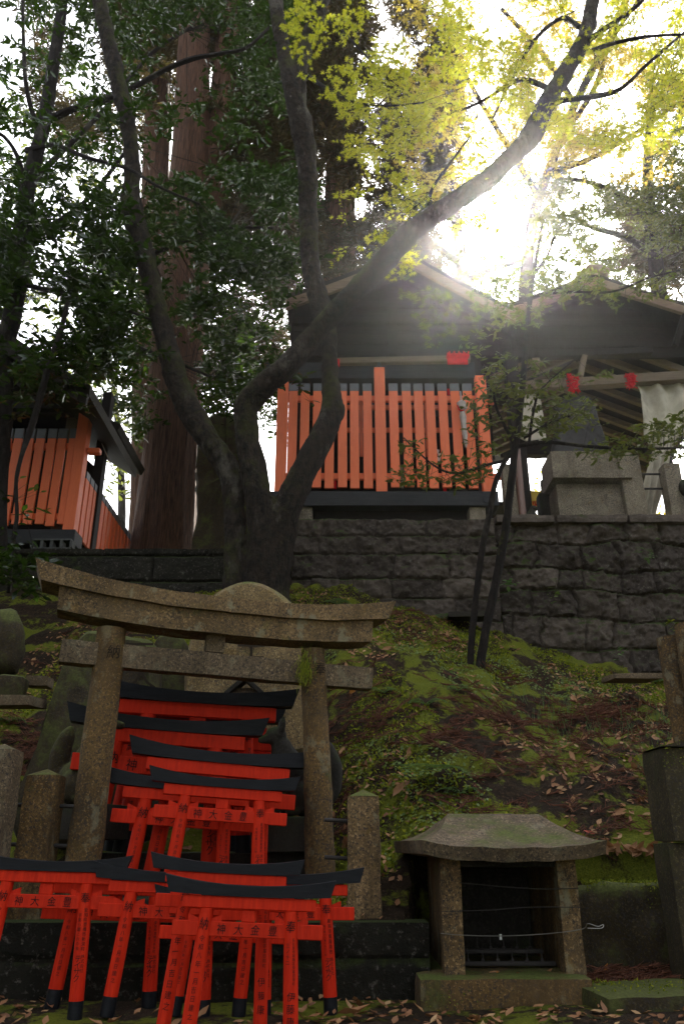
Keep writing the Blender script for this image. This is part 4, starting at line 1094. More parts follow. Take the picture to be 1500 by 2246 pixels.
# ================================================================ open pavilion on the right
def pavilion():
    o = thing('shrine_pavilion', 'open wooden pavilion with a broad gabled roof and bare rafters on the right', 'pavilion', (3.4, 8.8, ZUP))
    Y = 7.75
    A, Lp, Rp = at(1302, 612, Y), at(1082, 690, Y), at(1620, 712, Y)
    r = gable_roof(o, A, Lp, Rp, 3.4, .10, M['roof'], M['barge_wood'], M['dark_wood'], .12)
    m = MB(); c = at(1303, 592, Y); m.lo((c.x - .10, Y - .05, A.z + .06), (c.x + .10, Y + 3.3, A.z + .19), .02)
    for s in (-1, 1): m.tube([(c.x + s * .14, Y - .05, A.z + .10), (c.x + s * .14, Y + 3.3, A.z + .10)], [.03, .03], 10, 0, 1, 1)
    build('ridge', m, M['pale_wood'], r)
    # left bargeboard end
    m = MB(); m.beam(at(1100, 708, Y - .04), at(1162, 686, Y - .04), .05, .11, (0, 0, 1), .004); build('board_end', m, M['pale_wood'], r)
    yb = 8.0; zb_ = at(0, 784, yb).z
    L_, R_ = at(1120, 740, yb).x, at(1600, 740, yb).x
    boarded(o, 'gable_wall', L_, R_, zb_, (A.x, yb, A.z - .06), Lp.z, Rp.z, yb, M['dark_wood'])
    m = MB(); m.beam(at(1176, 781, 7.95), at(1428, 771, 7.95), .08, .085, (0, 0, 1), .005); build('upper_beam', m, M['dark_wood'], o)
    m = MB(); m.beam(at(1165, 796, 7.9), at(1182, 795, 7.9), .10, .08, (0, 0, 1), .005); build('beam_end', m, M['pale_wood'], o)
    m = MB(); m.beam(at(1148, 850, 7.80), at(1520, 826, 7.80), .11, .115, (0, 0, 1), .006); build('lower_beam', m, M['pale_wood'], o)
    m = MB(); m.beam(at(1271, 829, 7.86), at(1280, 783, 7.93), .06, .09, (0, 1, 0), .004); build('strut', m, M['pale_wood'], o)
    m = MB(); m.beam(at(1478, 760, 7.85), at(1500, 690, 7.75), .06, .10, (0, 1, 0), .004); build('brace', m, M['dark_wood'], o)
    # rafters of the far slope seen from below, running down to the right and to the left
    for i in range(9):
        y = 8.15 + i * .30
        a0 = Vector((A.x, y, A.z - .55)); 
        m = MB(); e = Vector((A.x + 1.55, y, A.z - 1.25)); m.beam(a0, e, .07, .08, (0, 0, 1), .005); build('rafter', m, M['pale_wood'], o)
        m = MB(); e = Vector((A.x - 1.25, y, A.z - 1.15)); m.beam(a0, e, .07, .08, (0, 0, 1), .005); build('rafter', m, M['pale_wood'], o)
    m = MB()
    for s, ex, ez in ((1, 1.6, 1.26), (-1, 1.3, 1.16)):
        q = [(A.x, 8.05, A.z - .49), (A.x + s * ex, 8.05, A.z - .49 - (ez - .55)), (A.x + s * ex, 8.05, A.z - .45 - (ez - .55)), (A.x, 8.05, A.z - .45)]
        m.prism(q if s > 0 else q[::-1], (0, 3.1, 0))
    build('ceiling_boards', m, M['dark_wood'], o)
    for px, yy in ((1128, 8.0), (1592, 8.0), (1215, 10.6), (1440, 10.6)):
        xx = at(px, 900, yy).x; m = MB(); m.lo((xx - .075, yy - .075, ZUP), (xx + .075, yy + .075, A.z - .9), .006); build('post', m, M['dark_wood'], o)
    m = MB(); xa_, xb_ = at(1090, 900, 10.7).x, at(1460, 900, 10.7).x; m.lo((xa_, 10.7, at(0, 985, 10.7).z), (xb_, 10.76, A.z - .9), .004); build('back_wall', m, M['dark_wood'], o)
    m = MB(); m.lo((xa_ - .1, 8.3, at(0, 1075, 8.3).z - .05), (at(1208, 1000, 8.3).x, 8.36, at(0, 1052, 8.3).z), .004); build('side_rail', m, M['dark_wood'], o)
    m = MB(); m.lo((at(1140, 1000, 8.25).x, 8.25, at(0, 996, 8.25).z), (at(1225, 1000, 8.25).x, 8.31, at(0, 965, 8.25).z), .004); build('side_board', m, M['dark_wood'], o)
    return A
PA = pavilion()
knot('rope_knot', 1256, 842, 7.70, 18, 42, 'tangle of red cord tied round the pavilion beam left of the dark memorial stone top', 70, 1)
knot('rope_knot', 1383, 836, 7.70, 16, 30, 'tangle of red cord tied round the pavilion beam beside the canvas', 55, 2)
# hanging canvas
def canvas(name, rows, Y, label, folds, seed, mat='cloth', amp=.05):
    """sheet from rows of pixel points (left edge, right edge), with folds"""
    n = 40; V = []; Fs = []; k = len(rows)
    R2 = []
    for i in range(k - 1):
        for j in range(8):
            t = j / 8; R2.append([rows[i][q] * (1 - t) + rows[i + 1][q] * t for q in range(4)])
    R2.append(rows[-1])
    for (lx, ly, rx, ry) in R2:
        for j in range(n + 1):
            t = j / n; p = at(lx + (rx - lx) * t, ly + (ry - ly) * t + 5 * math.sin(t * math.pi), Y)
            f = math.sin(t * folds * 6.28 + p.z * 3 + seed) * amp + nz(p, 4, 3) * amp * .8
            V.append(p + Vector((0, f, 0)))
    for i in range(len(R2) - 1):
        for j in range(n): a = i * (n + 1) + j; Fs.append((a, a + n + 1, a + n + 2, a + 1))
    m = MB(); m.add(V, Fs); o = solo(name, m, M[mat], label, 'canvas' if mat == 'cloth' else 'banner', None, True)
    s = o.modifiers.new('thickness', 'SOLIDIFY'); s.thickness = .006; return o
canvas('canvas_sheet', [(1388, 826, 1530, 812), (1402, 870, 1540, 850), (1408, 940, 1550, 905), (1412, 960, 1500, 945), (1432, 985, 1470, 985), (1412, 1060, 1462, 1060), (1405, 1115, 1440, 1125), (1418, 1140, 1428, 1140)], 7.86, 'stained off white canvas draped from the pavilion beam at the right, gathered below', 3, 1, amp=.04)
canvas('canvas_sheet', [(1132, 838, 1182, 838), (1140, 900, 1190, 900), (1140, 962, 1198, 966)], 7.86, 'narrow strip of pale canvas hanging left of the dark memorial stone top', 1, 4, amp=.02)
b = canvas('yellow_banner', [(1150, 1076, 1201, 1068), (1150, 1100, 1201, 1092), (1150, 1124, 1201, 1108)], 8.6, 'yellow cloth banner with red lettering in the gap beside the brown pole', 1, 2, 'yellow_cloth', .02)
m = MB(); pts = [(1156, 1093), (1160, 1100), (1154, 1108), (1164, 1112), (1176, 1107), (1190, 1105), (1198, 1100)]
m.tube([at(x, y, 8.53) for x, y in pts], [.012] * 7, 6, 0, 1, 4)
I = world_of(b).inverted()
for (x, y, h) in ((1164, 1104, 7), (1168, 1103, 7), (1172, 1102, 6), (1176, 1101, 6), (1181, 1100, 6)):
    m.tube([at(x, y - h / 2, 8.53), at(x + 1, y + h / 2, 8.53)], [.008, .008], 6, 0, 1, 1)
build('lettering', m, M['rope'], b, True)
# brown pole and stones on the boulder wall
m = MB(); a, c = at(1147, 1142, 7.52), at(1150, 962, 7.52); m.tube([(a.x, 7.52, 3.72), (a.x, 7.52, c.z)], [.038, .036], 14, 0, 1, 2); solo('brown_pole', m, M['brown_pole'], 'smooth brown pole standing on the wall left of the bright gap', 'pole', None, True)
m = MB(); a = at(1115, 1050, 7.55); m.rbox((a.x, 7.58, 4.05), (.13, .13, .72), None, .01, .05, .005); solo('stone_post', m, M['shrine_stone'], 'pale square stone post behind the slim twin trunks on the wall', 'stone post', 'stone posts on the wall', True)
def monument():
    Y = 7.60
    o = thing('stone_monument', 'dark upright memorial slab on a stepped granite base standing on the boulder wall', 'monument', (at(1300, 1130, Y).x, Y + .2, 3.72))
    P = lambda x, y, Y=Y: at(x, y, Y)
    m, c = slab_stone('x', [(1222, 1010), (1220, 940), (1226, 880), (1262, 862), (1300, 866), (1318, 920), (1336, 1010)], 7.78, .16, None, '', 8, .04, .02); build('slab', m, M['slate'], o, True)
    a, b = P(1212, 1054), P(1382, 988)
    m = MB(); m.rbox(((a.x + b.x) / 2, Y + .2, (a.z + b.z) / 2 + .03), (b.x - a.x, .44, b.z - a.z - .09), None, .01, .05, .006); build('upper_block', m, M['shrine_stone'], o, True)
    a2, b2 = P(1205, 1055), P(1372, 1038)
    m = MB(); m.rbox(((a2.x + b2.x) / 2 + .02, Y + .15, (a2.z + b2.z) / 2 - .005), (b2.x - a2.x + .02, .5, .095), None, .012, .05, .006); build('ledge', m, M['shrine_stone'], o, True)
    for (x0, x1) in ((1228, 1246), (1247, 1304), (1306, 1382)):
        a3, b3 = P(x0, 1135), P(x1, 1058)
        m = MB(); m.rbox(((a3.x + b3.x) / 2, Y + .2, (3.72 + b3.z) / 2), (b3.x - a3.x - .004, .36, b3.z - 3.72 - .01), None, .008, .05, .005); build('base_slab', m, M['shrine_stone'], o, True)
    m = MB(); a4, b4 = P(1402, 1132), P(1373, 1003); m.beam((a4.x - .03, Y + .02, 3.72), (b4.x, Y + .02, b4.z), .22, .15, (0, 1, 0), .008); build('buttress', m, M['shrine_stone'], o)
    m = MB(); m.rbox((P(1215, 1095).x, Y + .42, 4.0), (.12, .16, .54), None, .01, .05, .004); build('rear_post', m, M['dark_stone'], o, True)
monument()
a = at(1478, 1060, 7.55); m = MB(); m.rbox((a.x, 7.62, 4.07), (.17, .17, .72), None, .01, .05, .006); solo('stone_post', m, M['shrine_stone'], 'square granite post below the draped canvas near the right edge', 'stone post', 'stone posts on the wall', True)
for (y, l) in ((1040, 'upper thin bar between the monument and the granite post'), (1072, 'lower thin bar between the monument and the granite post')):
    m = MB(); m.tube([at(1394, y, 7.66), at(1470, y, 7.66)], [.012, .012], 8, 0, 1, 1); solo('iron_rail', m, M['iron'], l, 'rail', 'iron rails', True)
m = MB(); a = at(1497, 1070, 7.5); m.ball((a.x + .03, 7.5, a.z), (.07, .06, .10)); m.tube([(a.x + .03, 7.5, 3.72), (a.x + .03, 7.5, a.z - .05)], [.03, .03], 8); solo('stone_finial', m, M['dark_stone'], 'dark rounded stone knob at the right edge on the wall', 'finial', None, True)
m, cq = slab_stone('x', [(424, 1260), (426, 1120), (424, 1000), (440, 915), (478, 885), (530, 900), (570, 960), (590, 1080), (596, 1260)], 8.3, .5, None, '', 12, .04, .04)
solo('boulder', m, M['mossy'], 'big dark mossy upright rock between the huge cedar and the bowed maple stems', 'rock', None, True)
m = MB(); a = at(1165, 1133, 7.45); m.ball((a.x, 7.45, 3.79), (.06, .05, .05)); m.tube([(a.x, 7.45, 3.80), (a.x + .02, 7.45, 3.86)], [.05, .03], 10); m.ball((a.x + .03, 7.45, 3.87), (.04, .035, .035)); solo('small_stone', m, M['dark_stone'], 'small dark lump of stone on the wall top in the bright gap', 'stone', None, True)
# ================================================================ leaves and foliage
def leaf_shape(kind):
    if kind == 'oval':      # folded pointed leaf along x, 1 long
        V = [(0, 0, 0), (.3, .16, .03), (.3, -.16, .03), (.62, .17, .02), (.62, -.17, .02), (1, 0, -.06), (.3, 0, -.02), (.62, 0, -.03)]
        T = [(0, 6, 1), (0, 2, 6), (1, 6, 7), (1, 7, 3), (2, 7, 6), (2, 4, 7), (3, 7, 5), (4, 5, 7)]
    elif kind == 'diamond':
        V = [(0, 0, 0), (.45, .24, .03), (1, 0, -.05), (.45, -.24, .03)]; T = [(0, 3, 1), (1, 3, 2)]
    elif kind == 'star':    # seven lobed maple leaf, about 1 across, stalk at origin
        V = [(.0, 0, 0)]; an = [-128, -82, -40, 0, 40, 82, 128]; ln = [.30, .44, .55, .60, .55, .44, .30]
        for i, (a, l) in enumerate(zip(an, ln)):
            V.append((l * math.cos(R(a)), l * math.sin(R(a)), -.10 * l))
            if i < 6:
                b = (a + an[i + 1]) / 2; V.append((.17 * math.cos(R(b)), .17 * math.sin(R(b)), .015))
        T = []
        ring = list(range(1, 14))
        # each lobe a kite: centre, notch, tip, notch
        T.append((0, 1, 2)); T.append((0, 12, 13))
        for i in range(1, 6):
            n0, tip, n1 = 2 * i, 2 * i + 1, 2 * i + 2; T.append((0, n0, tip)); T.append((0, tip, n1))
    elif kind == 'blade':
        V = [(0, -.07, 0), (0, .07, 0), (.6, .08, .01), (.6, -.08, .01), (1, 0, -.03)]; T = [(0, 3, 1), (1, 3, 2), (3, 4, 2)]
    elif kind == 'round':
        V = [(0, 0, 0)] + [(.5 + .5 * math.cos(R(a)), .5 * math.sin(R(a)), 0) for a in (180, 120, 60, 0, -60, -120)]
        T = [(1, 6, 2), (2, 6, 5), (2, 5, 3), (3, 5, 4)]
    elif kind == 'dry':     # curled dead leaf
        V = [(0, 0, .0), (.3, .22, .10), (.3, -.22, .07), (.65, .2, .14), (.65, -.18, .03), (1, .02, .16), (.3, 0, -.01), (.65, 0, .02)]
        T = [(0, 6, 1), (0, 2, 6), (1, 6, 7), (1, 7, 3), (2, 7, 6), (2, 4, 7), (3, 7, 5), (4, 5, 7)]
    return np.array(V, float), np.array(T, int)
def scatter(kind, P, size, tilt=.8, head=None, rng=RNG, up=None, sizevar=.35):
    """leaves at points P: returns verts, tris.  tilt = spread of leaf normals off vertical; head = heading vectors"""
    V, T = leaf_shape(kind); n = len(P)
    yaw = rng.uniform(0, 2 * math.pi, n) if head is None else head + rng.normal(0, .5, n)
    pit = rng.normal(.0, tilt * .6, n); rol = rng.normal(0, tilt, n)
    s = size * (1 + rng.uniform(-sizevar, sizevar, n))
    cy_, sy = np.cos(yaw), np.sin(yaw); cp, sp = np.cos(pit), np.sin(pit); cr, sr = np.cos(rol), np.sin(rol)
    X = np.stack([cy_ * cp, sy * cp, sp], 1)
    Y0 = np.stack([-sy, cy_, np.zeros(n)], 1); Z0 = np.cross(X, Y0)
    Yv = Y0 * cr[:, None] + Z0 * sr[:, None]; Zv = np.cross(X, Yv)
    if up is not None:
        Zv = up / np.linalg.norm(up, axis=1, keepdims=True); t = np.stack([cy_, sy, np.zeros(n)], 1)
        X = t - Zv * np.sum(t * Zv, 1, keepdims=True); X /= np.linalg.norm(X, axis=1, keepdims=True); Yv = np.cross(Zv, X)
        # small extra tilt
        a = rng.normal(0, tilt, n)[:, None]; Zv, X = Zv * np.cos(a) - X * np.sin(a), X * np.cos(a) + Zv * np.sin(a)
    W = P[:, None, :] + s[:, None, None] * (V[None, :, 0:1] * X[:, None, :] + V[None, :, 1:2] * Yv[:, None, :] + V[None, :, 2:3] * Zv[:, None, :])
    Fs = T[None] + (np.arange(n) * len(V))[:, None, None]
    return W.reshape(-1, 3), Fs.reshape(-1, 3)
def join(parts):
    Vs, Fs, b = [], [], 0
    for v, f in parts: Vs.append(v); Fs.append(f + b); b += len(v)
    return np.concatenate(Vs), np.concatenate(Fs)
def tri_twigs(A, B, w):
    """thin three sided twigs from points A to points B"""
    n = len(A); d = B - A; L = np.linalg.norm(d, axis=1, keepdims=True) + 1e-9; d = d / L
    u = np.cross(d, np.array([.31, .87, .4])); u /= np.linalg.norm(u, axis=1, keepdims=True); v = np.cross(d, u)
    V = []; 
    for P, k in ((A, 1.0), (B, .5)):
        for a in (0, 2.09, 4.19): V.append(P + w * k * (u * math.cos(a) + v * math.sin(a)))
    V = np.stack(V, 1).reshape(-1, 3); T = np.array([(0, 1, 4), (0, 4, 3), (1, 2, 5), (1, 5, 4), (2, 0, 3), (2, 3, 5)])
    return V, (T[None] + (np.arange(n) * 6)[:, None, None]).reshape(-1, 3)
def region_pts(n, box, Yr, rng, keep=None, gap=None):
    """points of a crown: spread over a patch of the view and a real range of depth"""
    out = []
    while len(out) < n:
        px, py = rng.uniform(box[0], box[2]), rng.uniform(box[1], box[3]); Y = rng.uniform(*Yr)
        if keep and not keep(px, py): continue
        if gap:
            s, th, sd = gap
            if float(fbm(px / s, py / s, 1.0, sd, 3)) < th: continue
        out.append(tuple(at(px, py, Y)))
    return np.array(out)
def sprays(C, per, spread, rng, droop=0.0, flat=.45):
    """twiglets of leaves round each clump centre C: twig bases/ends and leaf points with headings"""
    n = len(C); A = np.repeat(C, 1, 0); a = rng.uniform(0, 2 * math.pi, n); d = np.stack([np.cos(a), np.sin(a), rng.normal(-.1 - droop, .35, n)], 1)
    L = spread * rng.uniform(.6, 1.4, n); B = A + d * L[:, None]
    t = rng.uniform(0.05, 1.05, (n, per)); P = A[:, None, :] + (B - A)[:, None, :] * t[:, :, None] + rng.normal(0, 1, (n, per, 3)) * np.array([.10, .10, .06]) * spread
    sd = np.where(rng.random((n, per)) < .5, 1, -1) * rng.uniform(.5, 1.2, (n, per))
    return A, B, P.reshape(-1, 3), (a[:, None] + sd).ravel()
def branchlets(anchors, C, rng, w=.008):
    """thin limbs from the nearest anchor of the tree out to every few clump centres"""
    D = ((C[:, None, :] - anchors[None]) ** 2).sum(2); k = D.argmin(1); return tri_twigs(anchors[k], C, w)
def poly_pts(mbtube_pts, n=12):
    P = [Vector(p) for p in mbtube_pts]; out = []
    for a, b in zip(P[:-1], P[1:]):
        for j in range(n): out.append(tuple(a.lerp(b, j / n)))
    return np.array(out)
def limb(mb, pts, n=8, amp=.01, sc=9):
    """pts = (px, py, Y, radius in px)"""
    P = [at(x, y, Y) for x, y, Y, r in pts]; mb.tube(P, [r * mpp(y, Y) for x, y, Y, r in pts], n, amp, sc, 5); return P

# ---------------------------------------------------------------- the big maple with three bowed stems
def big_maple():
    Y = 6.3; b = MB()
    A = [(516, 1420, Y, 34), (516, 1290, Y, 28), (516, 1180, Y, 24), (512, 1090, Y, 23), (500, 1030, Y, 26), (462, 970, Y + .05, 27), (418, 905, Y + .1, 27), (383, 820, Y + .1, 25), (360, 730, Y + .1, 22), (338, 640, Y + .1, 20), (314, 545, Y + .1, 23), (289, 460, Y + .1, 25), (290, 390, Y + .05, 18), (286, 300, Y, 17), (262, 190, Y - .05, 18), (238, 90, Y - .1, 17), (219, 0, Y - .15, 16), (196, -110, Y - .2, 16), (150, -300, Y - .2, 14)]
    Bs = [(596, 1420, Y, 48), (598, 1300, Y, 38), (610, 1190, Y - .05, 36), (632, 1110, Y - .1, 32), (668, 1030, Y - .12, 29), (705, 960, Y - .12, 28), (728, 895, Y - .1, 24), (723, 820, Y, 18), (722, 745, Y + .12, 19), (706, 680, Y + .2, 25), (683, 590, Y + .2, 21), (676, 480, Y + .2, 20), (674, 380, Y + .2, 21), (662, 280, Y + .15, 26), (642, 200, Y + .1, 20), (622, 110, Y + .1, 16), (604, 0, Y, 15), (598, -100, Y, 14), (590, -300, Y, 12)]
    B2 = [(652, 235, Y + .12, 20), (657, 165, Y + .12, 18), (675, 90, Y + .1, 17), (702, 10, Y, 16), (724, -80, Y, 15), (770, -260, Y, 12)]
    C = [(580, 1430, Y, 60), (580, 1310, Y, 52), (584, 1200, Y - .05, 42), (572, 1110, Y - .1, 32), (552, 1020, Y - .12, 26), (540, 930, Y - .12, 25), (543, 885, Y - .14, 28), (580, 845, Y - .2, 27), (640, 792, Y - .28, 24), (708, 712, Y - .35, 22), (785, 632, Y - .4, 23), (840, 575, Y - .42, 25), (905, 505, Y - .45, 23), (985, 450, Y - .5, 22), (1065, 396, Y - .5, 21), (1130, 335, Y - .55, 20), (1165, 295, Y - .55, 24), (1200, 222, Y - .6, 20), (1245, 150, Y - .6, 19), (1282, 80, Y - .65, 17), (1298, 0, Y - .7, 14), (1305, -80, Y - .7, 13), (1330, -260, Y - .7, 11)]
    PA, PB, PB2, PC = [limb(b, q, 14, .012, 7) for q in (A, Bs, B2, C)]
    b.ball(at(562, 872, Y - .16), (.09, .09, .085)); b.ball(at(288, 455, Y + .05), (.085, .08, .09)); b.ball(at(1160, 300, Y - .58), (.075, .075, .075)); b.ball(at(742, 900, Y - .12), (.06, .07, .10))
    V, Fs = remeshed(b, .017, 2)
    V = [p + Vector((1, 1, .3)) * (.012 * nz(p, 7, 4) + .006 * nz((p.x * 3, p.y * 3, p.z * .9), 9, 3)) for p in V]
    base = at(560, 1430, Y); o = thing('maple_tree', 'old maple with three bowed mossy stems on one dark base and bright yellow leaves', 'tree', (base.x, Y, gz(base.x, Y)))
    build('trunk', (V, Fs), M['bark'], o, True)
    # lesser branches that carry the leaves
    br = MB(); an = []
    L = [[(1195, 235, Y - .6, 7.8), (1235, 220, Y - .7, 6.6), (1300, 212, Y - .8, 6.0), (1360, 195, Y - .9, 4.8), (1420, 140, Y - 1, 3.6), (1500, 70, Y - 1, 2.4)],
         [(1280, 95, Y - .65, 7.2), (1330, 60, Y - .8, 5.4), (1400, 10, Y - .9, 4.2), (1450, -60, Y - 1, 3.0)],
         [(1215, 200, Y - .6, 7.2), (1150, 175, Y - .3, 5.4), (1110, 190, Y, 4.2), (1040, 230, Y + .2, 3.0), (980, 250, Y + .3, 1.8)],
         [(1270, 60, Y - .6, 6.0), (1230, 40, Y - .2, 4.8), (1170, 90, Y, 4.2), (1120, 180, Y + .1, 3.0), (1080, 260, Y + .2, 1.8)],
         [(672, 165, Y + .1, 5.4), (720, 195, Y - .2, 3.6), (780, 225, Y - .5, 3.0), (850, 232, Y - .7, 2.4), (930, 225, Y - .8, 1.5)],
         [(690, 40, Y, 5.4), (740, 60, Y - .3, 3.6), (800, 120, Y - .5, 2.4), (850, 170, Y - .6, 1.5)],
         [(1300, 110, Y - .7, 5.4), (1345, 95, Y - 1, 4.2), (1420, 80, Y - 1.1, 3.6), (1510, 75, Y - 1.2, 2.4)],
         [(945, 470, Y - .45, 4.8), (945, 420, Y - .3, 3.6), (985, 360, Y - .2, 3.0), (1030, 300, Y, 1.8)]]
    for q in L: an.append(poly_pts(limb(br, q, 8, .004, 9), 10))
    build('branches', br, M['bark_thin'], o, True)
    anch = np.concatenate(an)
    rng = np.random.default_rng(5); parts = []
    # near bright spray hanging from the middle stem
    C1 = region_pts(190, (640, -60, 905, 330), (5.2, 6.1), rng, lambda x, y: y < 60 + (x - 560) * 1.0 and y > (x - 800) * 1.3 - 40, (70, -.10, 3))
    C2 = region_pts(300, (760, 140, 1080, 520), (5.6, 7.0), rng, lambda x, y: abs(y - (200 + (x - 760) * .65)) < 130, (60, -.02, 6))
    C3 = region_pts(110, (745, 420, 900, 590), (6.0, 6.8), rng, None, (50, .02, 8))
    C4 = region_pts(1250, (960, -80, 1540, 330), (5.2, 7.2), rng, lambda x, y: y < 150 + (x - 900) * .45, (70, -.03, 9))
    tw = []
    for C_, per, size in ((C1, 9, .066), (C2, 9, .060), (C3, 6, .06), (C4, 9, .056)):
        a_, b_, P, h = sprays(C_, per, .16, rng); parts.append(scatter('star', P, size, .55, h, rng)); tw.append(tri_twigs(a_, b_, .0022)); tw.append(branchlets(anch, C_[::10], rng, .003))
    build('twigs', join(tw), M['bark_thin'], o)
    build('foliage', join(parts), M['leaf_maple'], o)
big_maple()

# ---------------------------------------------------------------- evergreen tree filling the upper left
def evergreen():
    Y = 6.8; t = MB(); rng = np.random.default_rng(21)
    T = [(-12, 1260, Y, 26), (-5, 1050, Y, 22), (8, 900, Y, 20), (10, 780, Y, 19), (28, 690, Y, 20), (50, 560, Y, 19), (60, 420, Y, 17), (95, 280, Y, 15), (120, 130, Y, 13), (138, 0, Y, 11), (150, -200, Y, 8)]
    an = [poly_pts(limb(t, T, 12, .008, 7))]
    base = at(-12, 1260, Y); o = thing('evergreen_tree', 'slender broadleaved evergreen with dark glossy leaves filling the upper left', 'tree', (base.x, Y, gz(base.x, Y)))
    build('trunk', t, M['bark_thin'], o, True)
    br = MB()
    for q in ([(100, 265, Y, 9), (180, 232, Y - .1, 7), (250, 212, Y - .3, 6.5), (300, 188, Y - .4, 6), (360, 155, Y - .4, 5.5), (418, 130, Y - .5, 5.5), (480, 118, Y - .5, 4.5), (540, 105, Y - .6, 4), (590, 60, Y - .6, 3)],
              [(70, 400, Y, 8), (140, 330, Y + .2, 6), (230, 240, Y + .3, 5), (330, 120, Y + .4, 4), (420, 60, Y + .5, 3)],
              [(60, 330, Y, 7), (120, 318, Y - .3, 5), (190, 345, Y - .5, 4.5), (280, 370, Y - .6, 4), (350, 410, Y - .7, 3), (440, 448, Y - .7, 2.5)],
              [(52, 560, Y, 8), (110, 500, Y + .2, 6), (200, 430, Y + .3, 5), (300, 300, Y + .4, 4)],
              [(40, 620, Y, 7), (120, 640, Y - .3, 5), (220, 660, Y - .4, 4), (330, 700, Y - .5, 3)],
              [(60, 450, Y, 7), (45, 360, Y - .2, 5), (10, 300, Y - .3, 4), (-60, 260, Y - .4, 3)],
              [(90, 300, Y, 7), (60, 200, Y - .2, 5), (52, 80, Y - .3, 4), (50, -60, Y - .3, 3)],
              [(330, 560, Y + .9, 6), (420, 520, Y + .8, 5), (500, 500, Y + .7, 4), (600, 500, Y + .5, 3)],
              [(300, 760, Y + .9, 5), (400, 800, Y + .6, 4), (470, 830, Y + .5, 3)]):
        an.append(poly_pts(limb(br, q, 7, .004, 9), 8))
    build('branches', br, M['bark_thin'], o, True)
    anch = np.concatenate(an)
    C1 = region_pts(760, (-120, -160, 330, 640), (6.0, 8.4), rng, lambda x, y: rng.random() < (.45 if y < 420 else 1) and (x < 300 or y > 700), (60, .03, 31))
    C2 = region_pts(620, (-60, 470, 300, 880), (6.0, 7.3), rng, lambda x, y: y < 900 - x * .3, (80, -.10, 33))
    C3 = region_pts(560, (280, -120, 640, 300), (6.6, 8.8), rng, lambda x, y: rng.random() < (.22 if 300 < x < 530 and y > 60 else .8), (80, .0, 35))
    C4 = region_pts(600, (330, 380, 660, 640), (6.5, 8.4), rng, lambda x, y: rng.random() < (.30 if x < 465 else 1), (70, .02, 37))
    C5 = region_pts(300, (400, 640, 640, 900), (6.6, 8.6), rng, lambda x, y: y < 1180 - .55 * x or y < 760, (60, .06, 39))
    C9 = region_pts(330, (170, 540, 345, 960), (8.6, 10.5), rng, None, (50, -.1, 43))
    C10 = region_pts(200, (430, 640, 640, 1000), (9.0, 11.0), rng, lambda x, y: y < 900 or x > 540, (60, .02, 45))
    C6 = region_pts(40, (-40, 1190, 85, 1280), (5.6, 6.2), rng)
    # unseen leaves and their limb, added overhead to shade the foreground
    Yo = rng.uniform(-.6, 3.6, 110); C7 = np.stack([rng.uniform(-3.2, 2.6, 110), Yo, CZ + 1.44 * np.maximum(Yo, 1.2) + rng.uniform(.7, 2.0, 110)], 1)
    ol = MB(); top = at(150, -200, Y); ov = [top, Vector((-2.6, 5.2, 10.2)), Vector((-1.6, 3.2, 7.6)), Vector((-.4, 1.6, 5.0)), Vector((.8, .6, 4.2))]; ol.tube(ov, [.05, .05, .04, .03, .015], 8, .004, 7, 5)
    build('overhead_limb', ol, M['bark_thin'], o, True); over = poly_pts(ov, 10)[12:]
    C8 = np.stack([rng.uniform(-5.5, -2.9, 330), rng.uniform(1.5, 7.0, 330), rng.uniform(2.6, 8.0, 330)], 1)   # unseen leaves added out left to block sky light there
    P0 = []; tw = []
    for C_, per in ((C8, 14), (C7, 14), (C1, 14), (C2, 14), (C3, 13), (C4, 14), (C5, 12), (C9, 14), (C10, 13), (C6, 10)):
        a_, b_, P, h = sprays(C_, per, .24, rng); P0.append(scatter('oval', P, .090, .6, h, rng)); tw.append(tri_twigs(a_, b_, .003)); tw.append(branchlets(anch if C_ is not C7 else over, C_[::12], rng, .004))
    build('twigs', join(tw), M['bark_thin'], o)
    build('foliage', join(P0), M['leaf_dark'], o)
evergreen()

